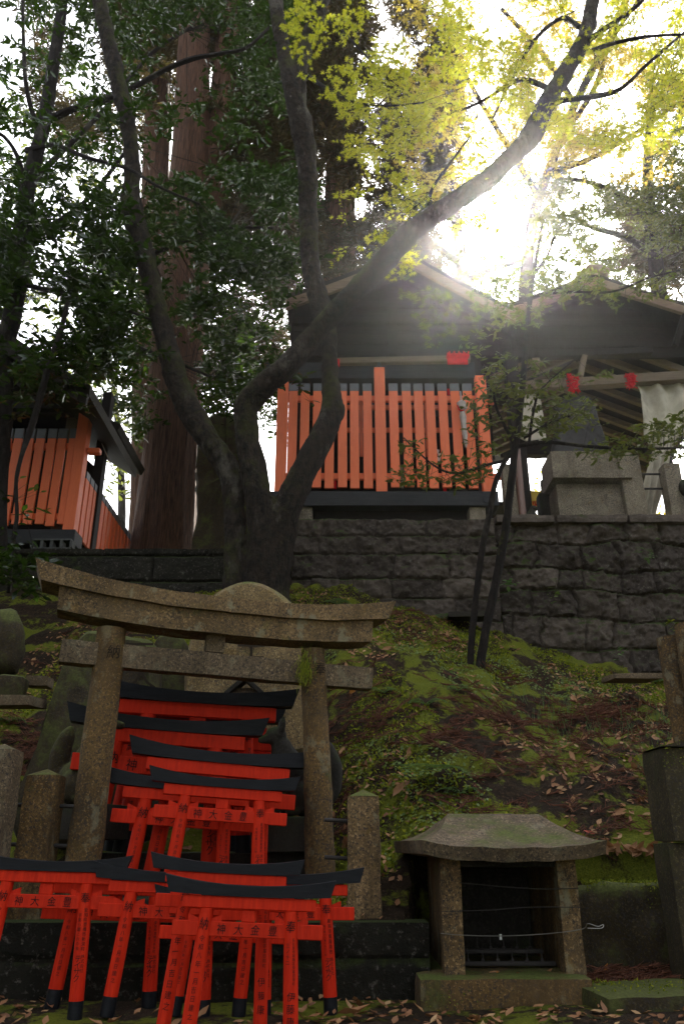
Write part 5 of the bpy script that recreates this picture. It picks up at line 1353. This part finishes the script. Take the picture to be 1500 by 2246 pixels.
# ---------------------------------------------------------------- cedars behind
def cedar(label, trunk, extra, crown, seed, N):
    rng = np.random.default_rng(seed); t = MB()
    P = limb(t, trunk, 40, .0, 3)
    for q in extra: limb(t, q, 32, .0, 3)
    # fluted bark
    W = []
    ax = poly_pts(P, 6)
    for v in t.v:
        d = np.array(v) - ax; k = (d ** 2).sum(1).argmin(); a = math.atan2(v[0] - ax[k][0], v[1] - ax[k][1]); r = math.hypot(v[0] - ax[k][0], v[1] - ax[k][1])
        f = .030 * nz((math.cos(a) * 6, math.sin(a) * 6, v[2] * .35), 1.2, 3) + .012 * nz((math.cos(a) * 18, math.sin(a) * 18, v[2] * .5), 1.2, 2)
        W.append((v[0] + math.sin(a) * f, v[1] + math.cos(a) * f, v[2]))
    b = P[0]; o = thing('cedar_tree', label, 'tree', (b.x, b.y, b.z), 'cedar trees behind the shrines')
    build('trunk', (W, t.f), M['cedar'], o, True)
    tw = []; Ls = []
    for (n, box, Yr, gap) in crown:
        C_ = region_pts(n, box, Yr, rng, None, gap)
        for k in range(len(C_)):
            pass
        m = N * 2; n_ = len(C_)
        # drooping sprays: a string of twiglets hung from each limb end, needles along them
        a = rng.uniform(0, 6.28, (n_, 6)); d = np.stack([np.cos(a), np.sin(a), -rng.uniform(.3, 1.6, (n_, 6))], 2); d /= np.linalg.norm(d, axis=2, keepdims=True)
        A = np.repeat(C_, 6, 0); L = rng.uniform(.25, .6, (n_, 6, 1)); B = A + (d * L).reshape(-1, 3)
        tw.append(tri_twigs(A, B, .004))
        tt = rng.uniform(.1, 1.05, (len(A), m, 1)); Pn = (A[:, None] + (B - A)[:, None] * tt + rng.normal(0, .03, (len(A), m, 3))).reshape(-1, 3)
        hd = np.repeat(a.ravel(), m) + rng.normal(0, .9, len(Pn))
        V, T = scatter('blade', Pn, .15, .5, hd, rng); Ls.append((V, T))
        anch = ax[rng.integers(0, len(ax), len(C_[::5]))]
        far = np.array([[p.x, p.y, p.z] for p in P]); tw.append(branchlets(np.array(ax), C_[::7], rng, .012))
    build('twigs', join(tw), M['bark_thin'], o); build('foliage', join(Ls), M['needle'], o)
cedar('huge old cedar with a forked fluted red brown trunk behind the maple',
      [(358, 1330, 9.6, 84), (360, 1200, 9.6, 72), (370, 1050, 9.6, 62), (385, 850, 9.6, 57), (400, 650, 9.6, 55), (414, 480, 9.6, 56), (420, 380, 9.6, 46), (422, 240, 9.6, 37), (425, 100, 9.6, 33), (428, -40, 9.6, 30), (430, -300, 9.6, 24)],
      [[(430, 520, 9.7, 40), (462, 380, 9.7, 33), (480, 280, 9.75, 29), (496, 150, 9.8, 27), (508, 0, 9.8, 25), (520, -200, 9.8, 22)]],
      [(330, (470, -120, 800, 480), (9.2, 12.5), (90, -.06, 51)), (120, (250, -150, 520, 120), (9.5, 12), (80, 0, 52))], 41, 10)
cedar('thinner pale cedar standing close behind the left of the huge forked cedar',
      [(318, 1330, 11.5, 42), (322, 1100, 11.5, 36), (328, 800, 11.5, 33), (338, 500, 11.5, 29), (346, 250, 11.5, 26), (352, 0, 11.5, 24), (358, -200, 11.5, 20)], [],
      [(160, (60, -150, 420, 300), (11, 14), (90, .0, 53))], 42, 8)
cedar('shadowy cedar behind the middle hall, its trunk beside the middle maple stem',
      [(738, 1150, 12.5, 44), (740, 800, 12.5, 40), (744, 550, 12.5, 35), (746, 350, 12.5, 31), (748, 150, 12.5, 28), (750, -150, 12.5, 22)], [],
      [(620, (600, -140, 1000, 600), (11.2, 14.5), (100, -.10, 54)), (150, (450, 420, 680, 840), (10.8, 13.5), (70, .03, 55))], 43, 10)
cedar('far cedar at the right edge, only its drooping brown green sprays in view',
      [(1560, 1000, 12, 40), (1558, 600, 12, 34), (1555, 300, 12, 30), (1550, 0, 12, 24)], [],
      [(150, (1380, 380, 1600, 720), (10.5, 13), (80, .0, 56))], 44, 9)

# ---------------------------------------------------------------- lighter broadleaved trees at the right
def light_tree(name, label, T, branches, crowns, mat, shape, size, seed, per=9, tilt=.6, spread=.22):
    rng = np.random.default_rng(seed); t = MB(); an = [poly_pts(limb(t, T, 10, .006, 7))]
    b = at(T[0][0], T[0][1], T[0][2]); o = thing(name, label, 'tree', (b.x, T[0][2], b.z))
    build('trunk', t, M['bark_thin'], o, True)
    if branches:
        br = MB()
        for q in branches: an.append(poly_pts(limb(br, q, 7, .004, 9), 8))
        build('branches', br, M['bark_thin'], o, True)
    anch = np.concatenate(an); L = []; tw = []
    for (n, box, Yr, keep, gap) in crowns:
        C_ = region_pts(n, box, Yr, rng, keep, gap)
        a_, b_, P, h = sprays(C_, per, spread, rng); L.append(scatter(shape, P, size, tilt, h, rng)); tw.append(tri_twigs(a_, b_, .003)); tw.append(branchlets(anch, C_[::12], rng, .004))
    build('twigs', join(tw), M['bark_thin'], o); build('foliage', join(L), M[mat], o)
light_tree('maple_tree', 'golden backlit maple spreading across the upper right sky behind the bowed stem',
      [(1180, 1000, 10.5, 18), (1150, 700, 10.4, 15), (1165, 500, 10.3, 12), (1200, 380, 10.2, 10), (1260, 230, 10, 9), (1330, 90, 10, 8), (1400, -60, 10, 7)],
      [[(1200, 380, 10.2, 8), (1290, 350, 9.8, 6), (1380, 300, 9.6, 5), (1480, 230, 9.4, 4)], [(1180, 430, 10.2, 8), (1100, 300, 10.2, 6), (1040, 200, 10.2, 5), (980, 80, 10.2, 4)], [(1260, 230, 10, 7), (1190, 120, 10, 6), (1100, 20, 10, 4)], [(1230, 300, 10.1, 6), (1300, 200, 9.7, 6), (1340, 90, 9.6, 5), (1400, 0, 9.5, 4)]],
      [(900, (880, -100, 1180, 440), (9, 11.5), lambda x, y: True, (80, -.04, 61)), (2000, (1120, -100, 1560, 340), (8.6, 11), None, (80, -.02, 62)), (180, (1200, 280, 1500, 400), (8.6, 10.5), None, (60, .06, 63))],
      'leaf_gold', 'star', .075, 71, 10)
light_tree('broadleaf_tree', 'small leaved green tree behind the pavilion roof at the right',
      [(1450, 1050, 10.5, 22), (1455, 800, 10.5, 20), (1440, 600, 10.4, 17), (1425, 480, 10.3, 14), (1420, 360, 10.2, 11), (1430, 200, 10.2, 8)],
      [[(1425, 480, 10.3, 10), (1360, 430, 10, 7), (1290, 400, 9.8, 5), (1220, 390, 9.7, 3)], [(1435, 560, 10.3, 10), (1370, 520, 10, 7), (1300, 500, 9.8, 5), (1250, 470, 9.7, 3)]],
      [(700, (1270, 330, 1560, 620), (8.8, 11), lambda x, y: y < 640 and y > 330 + (1400 - x) * .3, (70, -.05, 64)), (260, (1150, 370, 1340, 520), (9, 10.6), lambda x, y: x - 1150 > (y - 400) * .4, (60, .02, 65)), (280, (1420, 90, 1560, 380), (9, 11), None, (70, -.05, 66))],
      'leaf_small', 'oval', .066, 72, 15)
light_tree('broadleaf_tree', 'small leaved tree beyond the gap between the two roofs, washed out by the sun',
      [(1010, 900, 12, 20), (1020, 700, 12, 16), (1010, 560, 12, 13), (990, 430, 12, 9), (960, 300, 12, 6)],
      [[(1010, 580, 12, 9), (930, 520, 11.8, 6), (880, 480, 11.6, 4)], [(1015, 620, 12, 9), (1080, 590, 11.8, 6), (1150, 570, 11.6, 4)]],
      [(380, (840, 430, 1010, 620), (11, 12.6), lambda x, y: True, (60, .0, 67)), (150, (980, 580, 1240, 690), (10.5, 12), lambda x, y: y > 560 + abs(x - 1080) * .1, (50, -.05, 68))],
      'leaf_small', 'oval', .07, 73, 13)
light_tree('broadleaf_tree', 'bright sunlit shrubby tree seen low through the gaps beyond the left fence',
      [(265, 1250, 15, 10), (268, 1100, 15, 9), (262, 980, 15, 7), (250, 850, 15, 5), (230, 700, 15, 4)], [],
      [(420, (-60, 200, 340, 900), (13, 16), None, (70, .05, 69)), (60, (200, 880, 330, 1100), (13, 15), None, None)],
      'leaf_small', 'oval', .13, 74, 9, .6, .35)
light_tree('broadleaf_tree', 'sunlit yellow green tree seen low through the gap under the draped canvas',
      [(1420, 1200, 15, 9), (1425, 1050, 15, 8), (1440, 950, 15, 6)], [],
      [(130, (1150, 1060, 1560, 1180), (14, 16), None, None)],
      'leaf_gold', 'oval', .14, 75, 9, .6, .35)

# ---------------------------------------------------------------- twin stemmed sapling in front of the wall
def sapling():
    Y = 5.85; t = MB(); an = []
    s1 = [(1030, 1486, Y, 8.0), (1034, 1400, Y, 7.2), (1046, 1290, Y, 6.8), (1056, 1210, Y, 6.8), (1072, 1130, Y, 6.4), (1086, 1060, Y, 6.0), (1108, 1010, Y, 5.6), (1140, 978, Y, 4.8), (1180, 968, Y, 4.0)]
    s2 = [(1050, 1486, Y, 11.2), (1060, 1410, Y, 9.6), (1080, 1310, Y, 9.2), (1100, 1210, Y, 9.2), (1114, 1120, Y, 8.4), (1126, 1010, Y, 8.0), (1140, 900, Y, 7.2), (1150, 790, Y, 6.4), (1158, 700, Y, 5.6), (1166, 620, Y, 4.8), (1180, 540, Y, 3.6), (1190, 480, Y, 2.4)]
    an += [poly_pts(limb(t, s1, 12, .004, 12)), poly_pts(limb(t, s2, 12, .005, 12))]
    b = at(1042, 1486, Y); o = thing('sapling', 'slim dark sapling with two stems and airy sprays in front of the wall', 'tree', (b.x, Y, gz(b.x, Y)))
    build('trunk', t, M['bark_thin'], o, True)
    br = MB()
    for q in ([(1140, 978, Y, 5), (1200, 970, Y - .1, 4.5), (1280, 978, Y - .2, 4), (1360, 984, Y - .3, 3.5), (1430, 984, Y - .4, 3), (1510, 982, Y - .5, 2.5)],
              [(1100, 1012, Y, 4), (1060, 1022, Y - .1, 3.5), (1000, 1038, Y - .2, 3), (950, 1020, Y - .3, 2), (885, 960, Y - .3, 1.5)],
              [(1130, 980, Y, 4), (1090, 900, Y - .1, 3), (1080, 850, Y - .2, 2), (1060, 800, Y - .2, 1.5)],
              [(1150, 960, Y, 3.5), (1200, 930, Y - .2, 3), (1250, 912, Y - .3, 2)],
              [(1160, 970, Y, 3.5), (1170, 900, Y - .1, 3), (1190, 850, Y - .2, 2), (1270, 780, Y - .3, 1.5)],
              [(1165, 650, Y, 4), (1240, 640, Y - .2, 3), (1340, 640, Y - .4, 2.5), (1420, 610, Y - .5, 2), (1500, 590, Y - .5, 1.5)],
              [(1172, 600, Y, 4), (1200, 560, Y, 3), (1215, 520, Y - .1, 2)],
              [(1150, 760, Y, 3), (1090, 720, Y - .2, 2.5), (1010, 700, Y - .3, 2), (950, 660, Y - .3, 1.5)]):
        an.append(poly_pts(limb(br, q, 7, .002, 9), 10))
    build('branches', br, M['bark_thin'], o, True)
    rng = np.random.default_rng(77); anch = np.concatenate(an); L = []; tw = []
    for (n, box, keep) in ((64, (870, 930, 1090, 1065), lambda x, y: abs(y - (1060 - abs(x - 980) * .35)) < 60), (90, (1030, 785, 1180, 960), None), (70, (1180, 820, 1320, 960), lambda x, y: y < 900 or x < 1290),
                           (90, (1290, 900, 1510, 1000), lambda x, y: y > 990 - (x - 1290) * .45), (80, (1060, 570, 1190, 720), None), (45, (880, 600, 1060, 780), lambda x, y: abs(y - 690 + (980 - x) * .3) < 70),
                           (60, (1190, 590, 1320, 660), None), (26, (1320, 600, 1460, 700), lambda x, y: abs(y - 650 + (x - 1320) * .2) < 30), (50, (1170, 460, 1290, 580), None)):
        C_ = region_pts(n, box, (Y - .45, Y + .15), rng, keep); a_, b_, P, h = sprays(C_, 7, .11, rng); L.append(scatter('oval', P, .058, .5, h, rng)); tw += [tri_twigs(a_, b_, .0018), branchlets(anch, C_[::2], rng, .0024)]
    build('twigs', join(tw), M['bark_thin'], o); build('foliage', join(L), M['leaf_small'], o)
sapling()
def vine():
    Y = 6.2; t = MB(); T = [(20, 1300, Y, 5), (30, 1190, Y, 4.5), (38, 1130, Y, 4.5), (36, 1060, Y, 4.5), (48, 1000, Y, 5), (72, 930, Y, 7), (92, 860, Y, 8), (108, 800, Y, 7), (130, 740, Y, 6), (150, 660, Y, 5)]
    an = poly_pts(limb(t, T, 8, .004, 12)); b = at(20, 1300, Y); o = thing('sapling', 'thin crooked sapling with a few bright leaves before the dim orange fence', 'tree', (b.x, Y, gz(b.x, Y)))
    build('trunk', t, M['bark_thin'], o, True)
    rng = np.random.default_rng(5)
    C_ = np.array([tuple(at(x, y, Y - .1)) for x, y in ((62, 1078), (76, 1078), (90, 1080), (76, 1114), (88, 1118), (100, 1120), (44, 1050), (58, 1062))])
    tw = [branchlets(an, C_, rng, .002)]; build('twigs', join(tw), M['bark_thin'], o)
    build('foliage', scatter('oval', C_, .085, .4, np.full(len(C_), -.3), rng), M['leaf_small'], o)
    build('yellow_leaf', scatter('oval', np.array([tuple(at(44, 1098, Y - .12)), tuple(at(45, 1108, Y - .12))]), .07, .9, np.array([-1.2, -1.0]), rng), M['orange_leaf'], o)
vine()

# ---------------------------------------------------------------- unseen leaf mass added round the viewer to cut low sky light
rng = np.random.default_rng(99)
Pw = np.concatenate([np.stack([rng.uniform(-26, 26, 9000), rng.uniform(-13, -7, 9000), rng.uniform(.2, 10.5, 9000)], 1),
                     np.stack([rng.uniform(9, 16, 4000), rng.uniform(-8, 6, 4000), rng.uniform(.2, 9, 4000)], 1), np.stack([rng.uniform(-16, -9, 4000), rng.uniform(-8, 6, 4000), rng.uniform(.2, 9, 4000)], 1)])
o = build('wood', scatter('oval', Pw, .75, .9, None, rng), M['leaf_dark']); tag(o, 'dark evergreen wood closing in the clearing behind and beside the viewer', kind='stuff')
# ================================================================ the littered slope
def slope_normals(X, Y_, e=.03):
    dx = (ground_z(X + e, Y_) - ground_z(X - e, Y_)) / (2 * e); dy = (ground_z(X, Y_ + e) - ground_z(X, Y_ - e)) / (2 * e)
    return np.stack([-dx, -np.clip(dy, -1, 1.2), np.ones_like(X)], 1)
def ground_pts(n, x0, x1, y0, y1, rng, gapn=None, lift=.004):
    X = rng.uniform(x0, x1, n * 3); Y_ = rng.uniform(y0, y1, n * 3)
    ok = np.ones(len(X), bool)
    ok &= (np.abs(Y_ - (3.06 + .47 * sst(.21, .31, X))) > .06)
    ok &= ~((X > .22) & (X < .82) & (Y_ > 2.8) & (Y_ < 3.6))
    if gapn: ok &= fbm(X, Y_ * .6, gapn[0], gapn[1], 3) > gapn[2]
    X, Y_ = X[ok][:n], Y_[ok][:n]
    return np.stack([X, Y_, ground_z(X, Y_) + lift], 1), slope_normals(X, Y_)
rng = np.random.default_rng(9)
# moss sprigs
P, N = ground_pts(80000, -2.2, 3.2, 3.1, 7.2, rng, (1.2, 40, -.10), .0)
o = build('moss', scatter('diamond', P, .022, 1.0, None, rng, N + rng.normal(0, .5, N.shape)), M['sprig']); tag(o, 'soft green moss covering the slope in patches', kind='stuff')
# moss growing on the right hand blocks and on the shrine base
def on_box(n, x0, x1, y0, y1, z, front=.3):
    X = rng.uniform(x0, x1, n); top = rng.random(n) > front; keep = fbm(X, rng.uniform(0, 9, n) * .3, 5, 88, 3) > -.15
    Yv = np.where(top, rng.uniform(y0, y1, n), y0 - .002); Zv = np.where(top, z, z - np.abs(rng.normal(0, .05, n)))
    return np.stack([X, Yv, Zv], 1)[keep]
zb_k = at(1312, 2186, 2.72).z
PB = np.concatenate([on_box(3500, .94, 1.6, 3.40, 3.65, at(1350, 1935, 3.42).z + .002, .35), on_box(3500, at(1312, 2186, 2.72).x, 1.7, 2.76, 3.0, zb_k + .003), on_box(420, .25, .42, 2.868, 2.96, .327, .55),
                     on_box(700, at(1466, 1750, 3.04).x, 1.75, 3.035, 3.2, at(1440, 1640, 3.05).z + .02, .5)])
NB = np.tile(np.array([0, -.5, 1.0]), (len(PB), 1)) + rng.normal(0, .5, (len(PB), 3))
o = build('moss', scatter('diamond', PB, .010, 1.0, None, rng, NB), M['sprig']); tag(o, 'dark moss cushions on the stone blocks at the right', kind='stuff')
# creeping round leaved ground cover
P, N = ground_pts(5200, -.6, 2.6, 3.2, 6.4, rng, (1.7, 47, .10), .010)
o = build('ground_cover', scatter('round', P, .015, .35, None, rng, N), M['clover']); tag(o, 'tiny round leaved creeping plants on the moss', kind='stuff')
# cedar twig litter: heaps of drooping reddish needles
def twig_litter(n, pts, L0, rng):
    """fronds: a bent stem with short side needles"""
    V = []; Fs = []; 
    parts = []
    for (p, nn, a) in pts:
        L = L0 * rng.uniform(.5, 1.4); d = np.array([math.cos(a), math.sin(a), 0]); nn = nn / np.linalg.norm(nn); d = d - nn * d.dot(nn); d /= np.linalg.norm(d); s = np.cross(nn, d)
        k = 9; bend = rng.normal(0, .5); st = []
        q = p.copy()
        for i in range(k):
            st.append(q.copy()); ang = bend * i / k; q = q + (d * math.cos(ang) + s * math.sin(ang)) * L / k + nn * rng.normal(.0, .004)
        st = np.array(st); A = st[:-1]; B = st[1:]; parts.append(tri_twigs(A, B, .0028))
        t = rng.integers(0, k, 22); base = st[t]; sg = np.where(rng.random(22) < .5, 1, -1)[:, None]
        tip = base + d * .035 + s * sg * rng.uniform(.01, .03, (22, 1)) + nn * rng.uniform(.0, .014, (22, 1)); parts.append(tri_twigs(base, tip, .0018))
    return join(parts)
P, N = ground_pts(1000, -2.2, 2.9, 3.15, 7.1, rng, (1.3, 60, .10), .014)
ang = rng.normal(.2, .7, len(P)) + np.where(rng.random(len(P)) < .5, 0, math.pi)
pts = list(zip(P, N, ang))
for (px, py, Y, cnt, a0) in ((1370, 2110, 3.25, 46, .3), (1330, 2130, 3.1, 22, .6), (1240, 1535, 5.2, 34, -.1), (1330, 1520, 5.3, 36, .1), (820, 1590, 4.8, 26, .2), (1120, 1590, 4.9, 40, 0), (1000, 1680, 4.5, 22, .1), (1100, 1450, 5.9, 26, .2), (1330, 1480, 5.6, 26, .5), (60, 1420, 5.0, 40, .1), (80, 1385, 5.2, 30, 0), (760, 1700, 4.2, 18, -.7)):
    c = at(px, py, Y)
    for _ in range(cnt):
        x = c.x + rng.normal(0, .10); y = Y + rng.normal(0, .07); z = gz(x, y) + abs(rng.normal(.012, .014)); pts.append((np.array([x, y, z]), slope_normals(np.array([x]), np.array([y]))[0], a0 + rng.normal(0, .35) + (math.pi if rng.random() < .5 else 0)))
o = build('twig_litter', twig_litter(0, pts, .17, rng), M['twig']); tag(o, 'reddish brown shed cedar twigs lying in drifts on the slope', kind='stuff')
# crumbs of leaf
P, N = ground_pts(7000, -2.4, 3.1, 2.3, 7.1, rng, (1.6, 70, -.02), .008)
o = build('leaf_litter', scatter('dry', P, .034, .35, None, rng, N), M['litter']); tag(o, 'small crumbs of dead leaf scattered over the slope', kind='stuff')
# larger fallen leaves, each one a thing
LD = {}
for i in range(6):
    V, T = leaf_shape('dry'); V = V * np.array([1, rng.uniform(.65, 1.15), rng.uniform(.4, 2.2)]) + np.array([-.5, 0, 0]); LD[i] = mesh_from('dry_leaf', V, T, M['litter'], False)
def drop(x, y, size, me, label, group, mat=None, yaw=None, lift=.012, z=None):
    o = bpy.data.objects.new('fallen_leaf', me if mat is None else me.copy()); COL.objects.link(o)
    if mat: o.data.materials.clear(); o.data.materials.append(mat)
    nn = Vector(slope_normals(np.array([x]), np.array([y]))[0]).normalized() if z is None else Vector((0, 0, 1))
    qd = nn.to_track_quat('Z', 'Y') @ Euler((random.gauss(0, .25), random.gauss(0, .25), random.uniform(0, 6.28) if yaw is None else yaw)).to_quaternion()
    o.rotation_mode = 'QUATERNION'; o.rotation_quaternion = qd; o.location = (x, y, (gz(x, y) if z is None else z) + lift); o.scale = (size,) * 3
    return tag(o, label, 'leaf', group)
P, N = ground_pts(285, -1.9, 2.3, 3.15, 6.6, rng, (1.6, 70, -.08))
G = 'dead leaves on the mossy slope'
random.seed(4)
for k, p in enumerate(P): drop(float(p[0]), float(p[1]), random.uniform(.045, .088), LD[k % 6], 'dry brown fallen leaf lying on the mossy slope', G)
def hit(px, py):
    """where the sight line of a photo pixel meets the ground"""
    lo = 2.2
    for i in range(2000):
        Y = 2.2 + i * .003; p = at(px, py, Y)
        if p.z <= gz(p.x, Y): return p.x, Y
    return at(px, py, 4).x, 4
for (px, py, s, mt, lb) in ((1445, 1884, .085, 'red_leaf', 'bright red fallen leaf beside the mossy pillar'), (1436, 1906, .085, 'litter', 'olive and orange fallen leaf under the bright red one beside the mossy pillar'),
        (1292, 1838, .05, 'red_leaf', 'small crimson fallen leaf right of the stone shrine roof'), (775, 2240, .10, 'litter', 'large pinkish curled leaf on the ground right of the foremost red gate'),
        (1290, 1975, .085, 'orange_leaf', 'yellow brown leaf in the drift between stone shrine and mossy block'), (1345, 1960, .09, 'litter', 'broad tan leaf at the edge of the mossy block'),
        (1300, 2105, .07, 'orange_leaf', 'orange leaf on the twig heap right of the stone shrine'), (1330, 2150, .06, 'orange_leaf', 'orange leaf just above the mossy kerb stone'),
        (875, 1745, .085, 'litter', 'pale upright leaf standing beside the big fern'), (1095, 1698, .09, 'litter', 'large pale leaf lying flat in the middle of the slope'), (1090, 1660, .09, 'litter', 'curled brown leaf standing on edge near the middle of the slope'),
        (775, 1525, .07, 'orange_leaf', 'orange brown leaf just right of the gateway tie beam')):
    x, y = hit(px, py); drop(x, y, s, LD[random.randrange(6)], lb, None, M[mt], None, .02)
# drift of leaves between shrine and block, on the ledge and on the ground in front
for i in range(26):
    x, y = hit(random.uniform(1275, 1440), random.uniform(1885, 1965)); drop(x, y, random.uniform(.05, .085), LD[i % 6], 'dead leaf in the drift between the stone shrine and the mossy pillar', 'dead leaves in the drift beside the stone shrine', None, None, .015)
for i in range(30): drop(random.uniform(-1.2, .3), random.uniform(2.35, 2.95), random.uniform(.03, .055), LD[i % 6], 'dead leaf on the ground at the feet of the front row of red gates', 'dead leaves at the feet of the red gates')
for i in range(9): drop(random.uniform(-.9, -.15), random.uniform(3.03, 3.08), .05, LD[i % 6], 'dead leaf caught on top of the low dark ledge wall', 'dead leaves on the ledge wall', None, None, .012, .498)
for i in range(9): drop(random.uniform(.41, .71), random.uniform(2.9, 3.1), .045, LD[i % 6], 'dead leaf inside the small stone shrine', 'dead leaves inside the stone shrine', None if i % 3 else M['orange_leaf'], None, .010, .336)
# ferns
def fern(px, py, n, L, label, rz=None, seed=0, lift=.05, fr=None):
    rs = random.Random(seed); x, y = hit(px, py); z = gz(x, y) + .01; o = thing('fern', label, 'fern', (x, y, z))
    for k in range(n):
        a = (rz if rz is not None else 0) + (k / max(n - 1, 1) - .5) * (fr or 5.2) + rs.gauss(0, .15); ln = L * rs.uniform(.75, 1.1); m = []
        st = []; 
        for i in range(15):
            t = i / 14; st.append(np.array([math.cos(a) * ln * t * .95, math.sin(a) * ln * t * .95 , lift * 2.4 * (t - t * t * 1.05) + .002]))
        st = np.array(st); parts = [tri_twigs(st[:-1], st[1:], .0016)]
        dd = np.array([math.cos(a), math.sin(a), 0]); ss = np.array([-math.sin(a), math.cos(a), 0]); V = []; T = []
        for i in range(1, 14):
            w = ln * .30 * math.sin(min(1, i / 14 * 1.0 + .08) * math.pi * .93) ** .8; 
            for sg in (-1, 1):
                b = len(V); p = st[i]; q = p + ss * sg * w + dd * w * .35 + np.array([0, 0, -.004]); c = ln / 15 * .46
                V += [p - dd * c, p + dd * c, p + (q - p) * .6 + dd * c * .9, q, p + (q - p) * .6 - dd * c * .7]; T += [(b, b + 1, b + 2), (b, b + 2, b + 4), (b + 2, b + 3, b + 4)]
        parts.append((np.array(V), np.array(T))); build('frond', join(parts), M['fern'], o, False, True)
    return o
fern(918, 1712, 3, .30, 'big fern with one long frond hanging down the middle of the slope', R(-70), 1, .09, 1.6)
fern(842, 1525, 4, .15, 'small fern to the right of the gateway tie beam end', R(60), 2)
fern(935, 1550, 4, .16, 'pale fern left of the twin sapling foot', R(0), 3)
fern(1010, 1748, 5, .15, 'fern patch below the middle of the slope above the stone shrine roof', R(20), 4)
fern(1005, 1520, 4, .12, 'fern close below the foot of the twin sapling', R(90), 5)
fern(1435, 1500, 4, .20, 'fern left of the round granite posts', R(190), 6)
fern(20, 1590, 5, .16, 'fern at the left edge below the level stone slab', R(0), 7)
fern(1110, 1915, 6, .26, 'fern fronds seen through the slot at the back of the small stone shrine', R(-90), 8, .06, 2.4)
for (px, py, Y, lab) in ((975, 1362, 6.9, 'pale fern at the foot of the squared wall'), (740, 1330, 7.0, 'little fern at the wall foot behind the gateway lintel')):
    fern(px, py, 5, .16, lab, R(-90), int(px), .06, 3)
def wall_plant(px, py, Y, label, n=9, s=.06, mat='fern'):
    p = at(px, py, Y); rng2 = np.random.default_rng(int(px)); P = np.array([tuple(p)] * n) + rng2.normal(0, .03, (n, 3)); o = build('wall_plant', scatter('oval', P, s, .4, None, rng2), M[mat]); center_mesh(tag(o, label, 'plant'))
wall_plant(1425, 1218, 7.22, 'small green plant rooted high in the boulder wall', 12, .07)
wall_plant(1122, 1278, 7.2, 'pale fern tuft in the boulder wall beside the sapling', 12, .09)
wall_plant(1362, 1432, 7.2, 'small plant at the foot of the boulder wall', 9, .07)
wall_plant(1215, 1308, 7.2, 'green leaf tuft in the middle of the boulder wall', 14, .05, 'clover')
wall_plant(1480, 1368, 7.2, 'mossy tuft low on the boulder wall at the right edge', 14, .06, 'sprig')
# grass blades
P, N = ground_pts(420, .8, 2.4, 3.7, 5.6, rng, (1.4, 81, .05), .0)
yaw = rng.uniform(0, 6.28, len(P)); B = P + np.stack([np.cos(yaw) * .03, np.sin(yaw) * .03, rng.uniform(.05, .12, len(P))], 1)
o = build('grass', tri_twigs(P, B, .0016), M['fern']); tag(o, 'thin grass blades scattered on the right of the slope', kind='stuff')

# ================================================================ air volume added to imitate lens glare round the sun
hz_ = MB(); hz_.lo((-62, -42, -1.5), (62, 62, 24), .0)
mh = bpy.data.materials.new('mist'); mh.use_nodes = True; t_ = mh.node_tree; t_.nodes.clear()
pv = t_.nodes.new('ShaderNodeVolumePrincipled'); om = t_.nodes.new('ShaderNodeOutputMaterial'); t_.links.new(pv.outputs[0], om.inputs['Volume'])
pv.inputs['Color'].default_value = (.95, .93, .97, 1); pv.inputs['Density'].default_value = .00055; pv.inputs['Anisotropy'].default_value = .90
tag(build('haze', hz_, mh), kind='stuff', label='thin mist glowing towards the low sun')
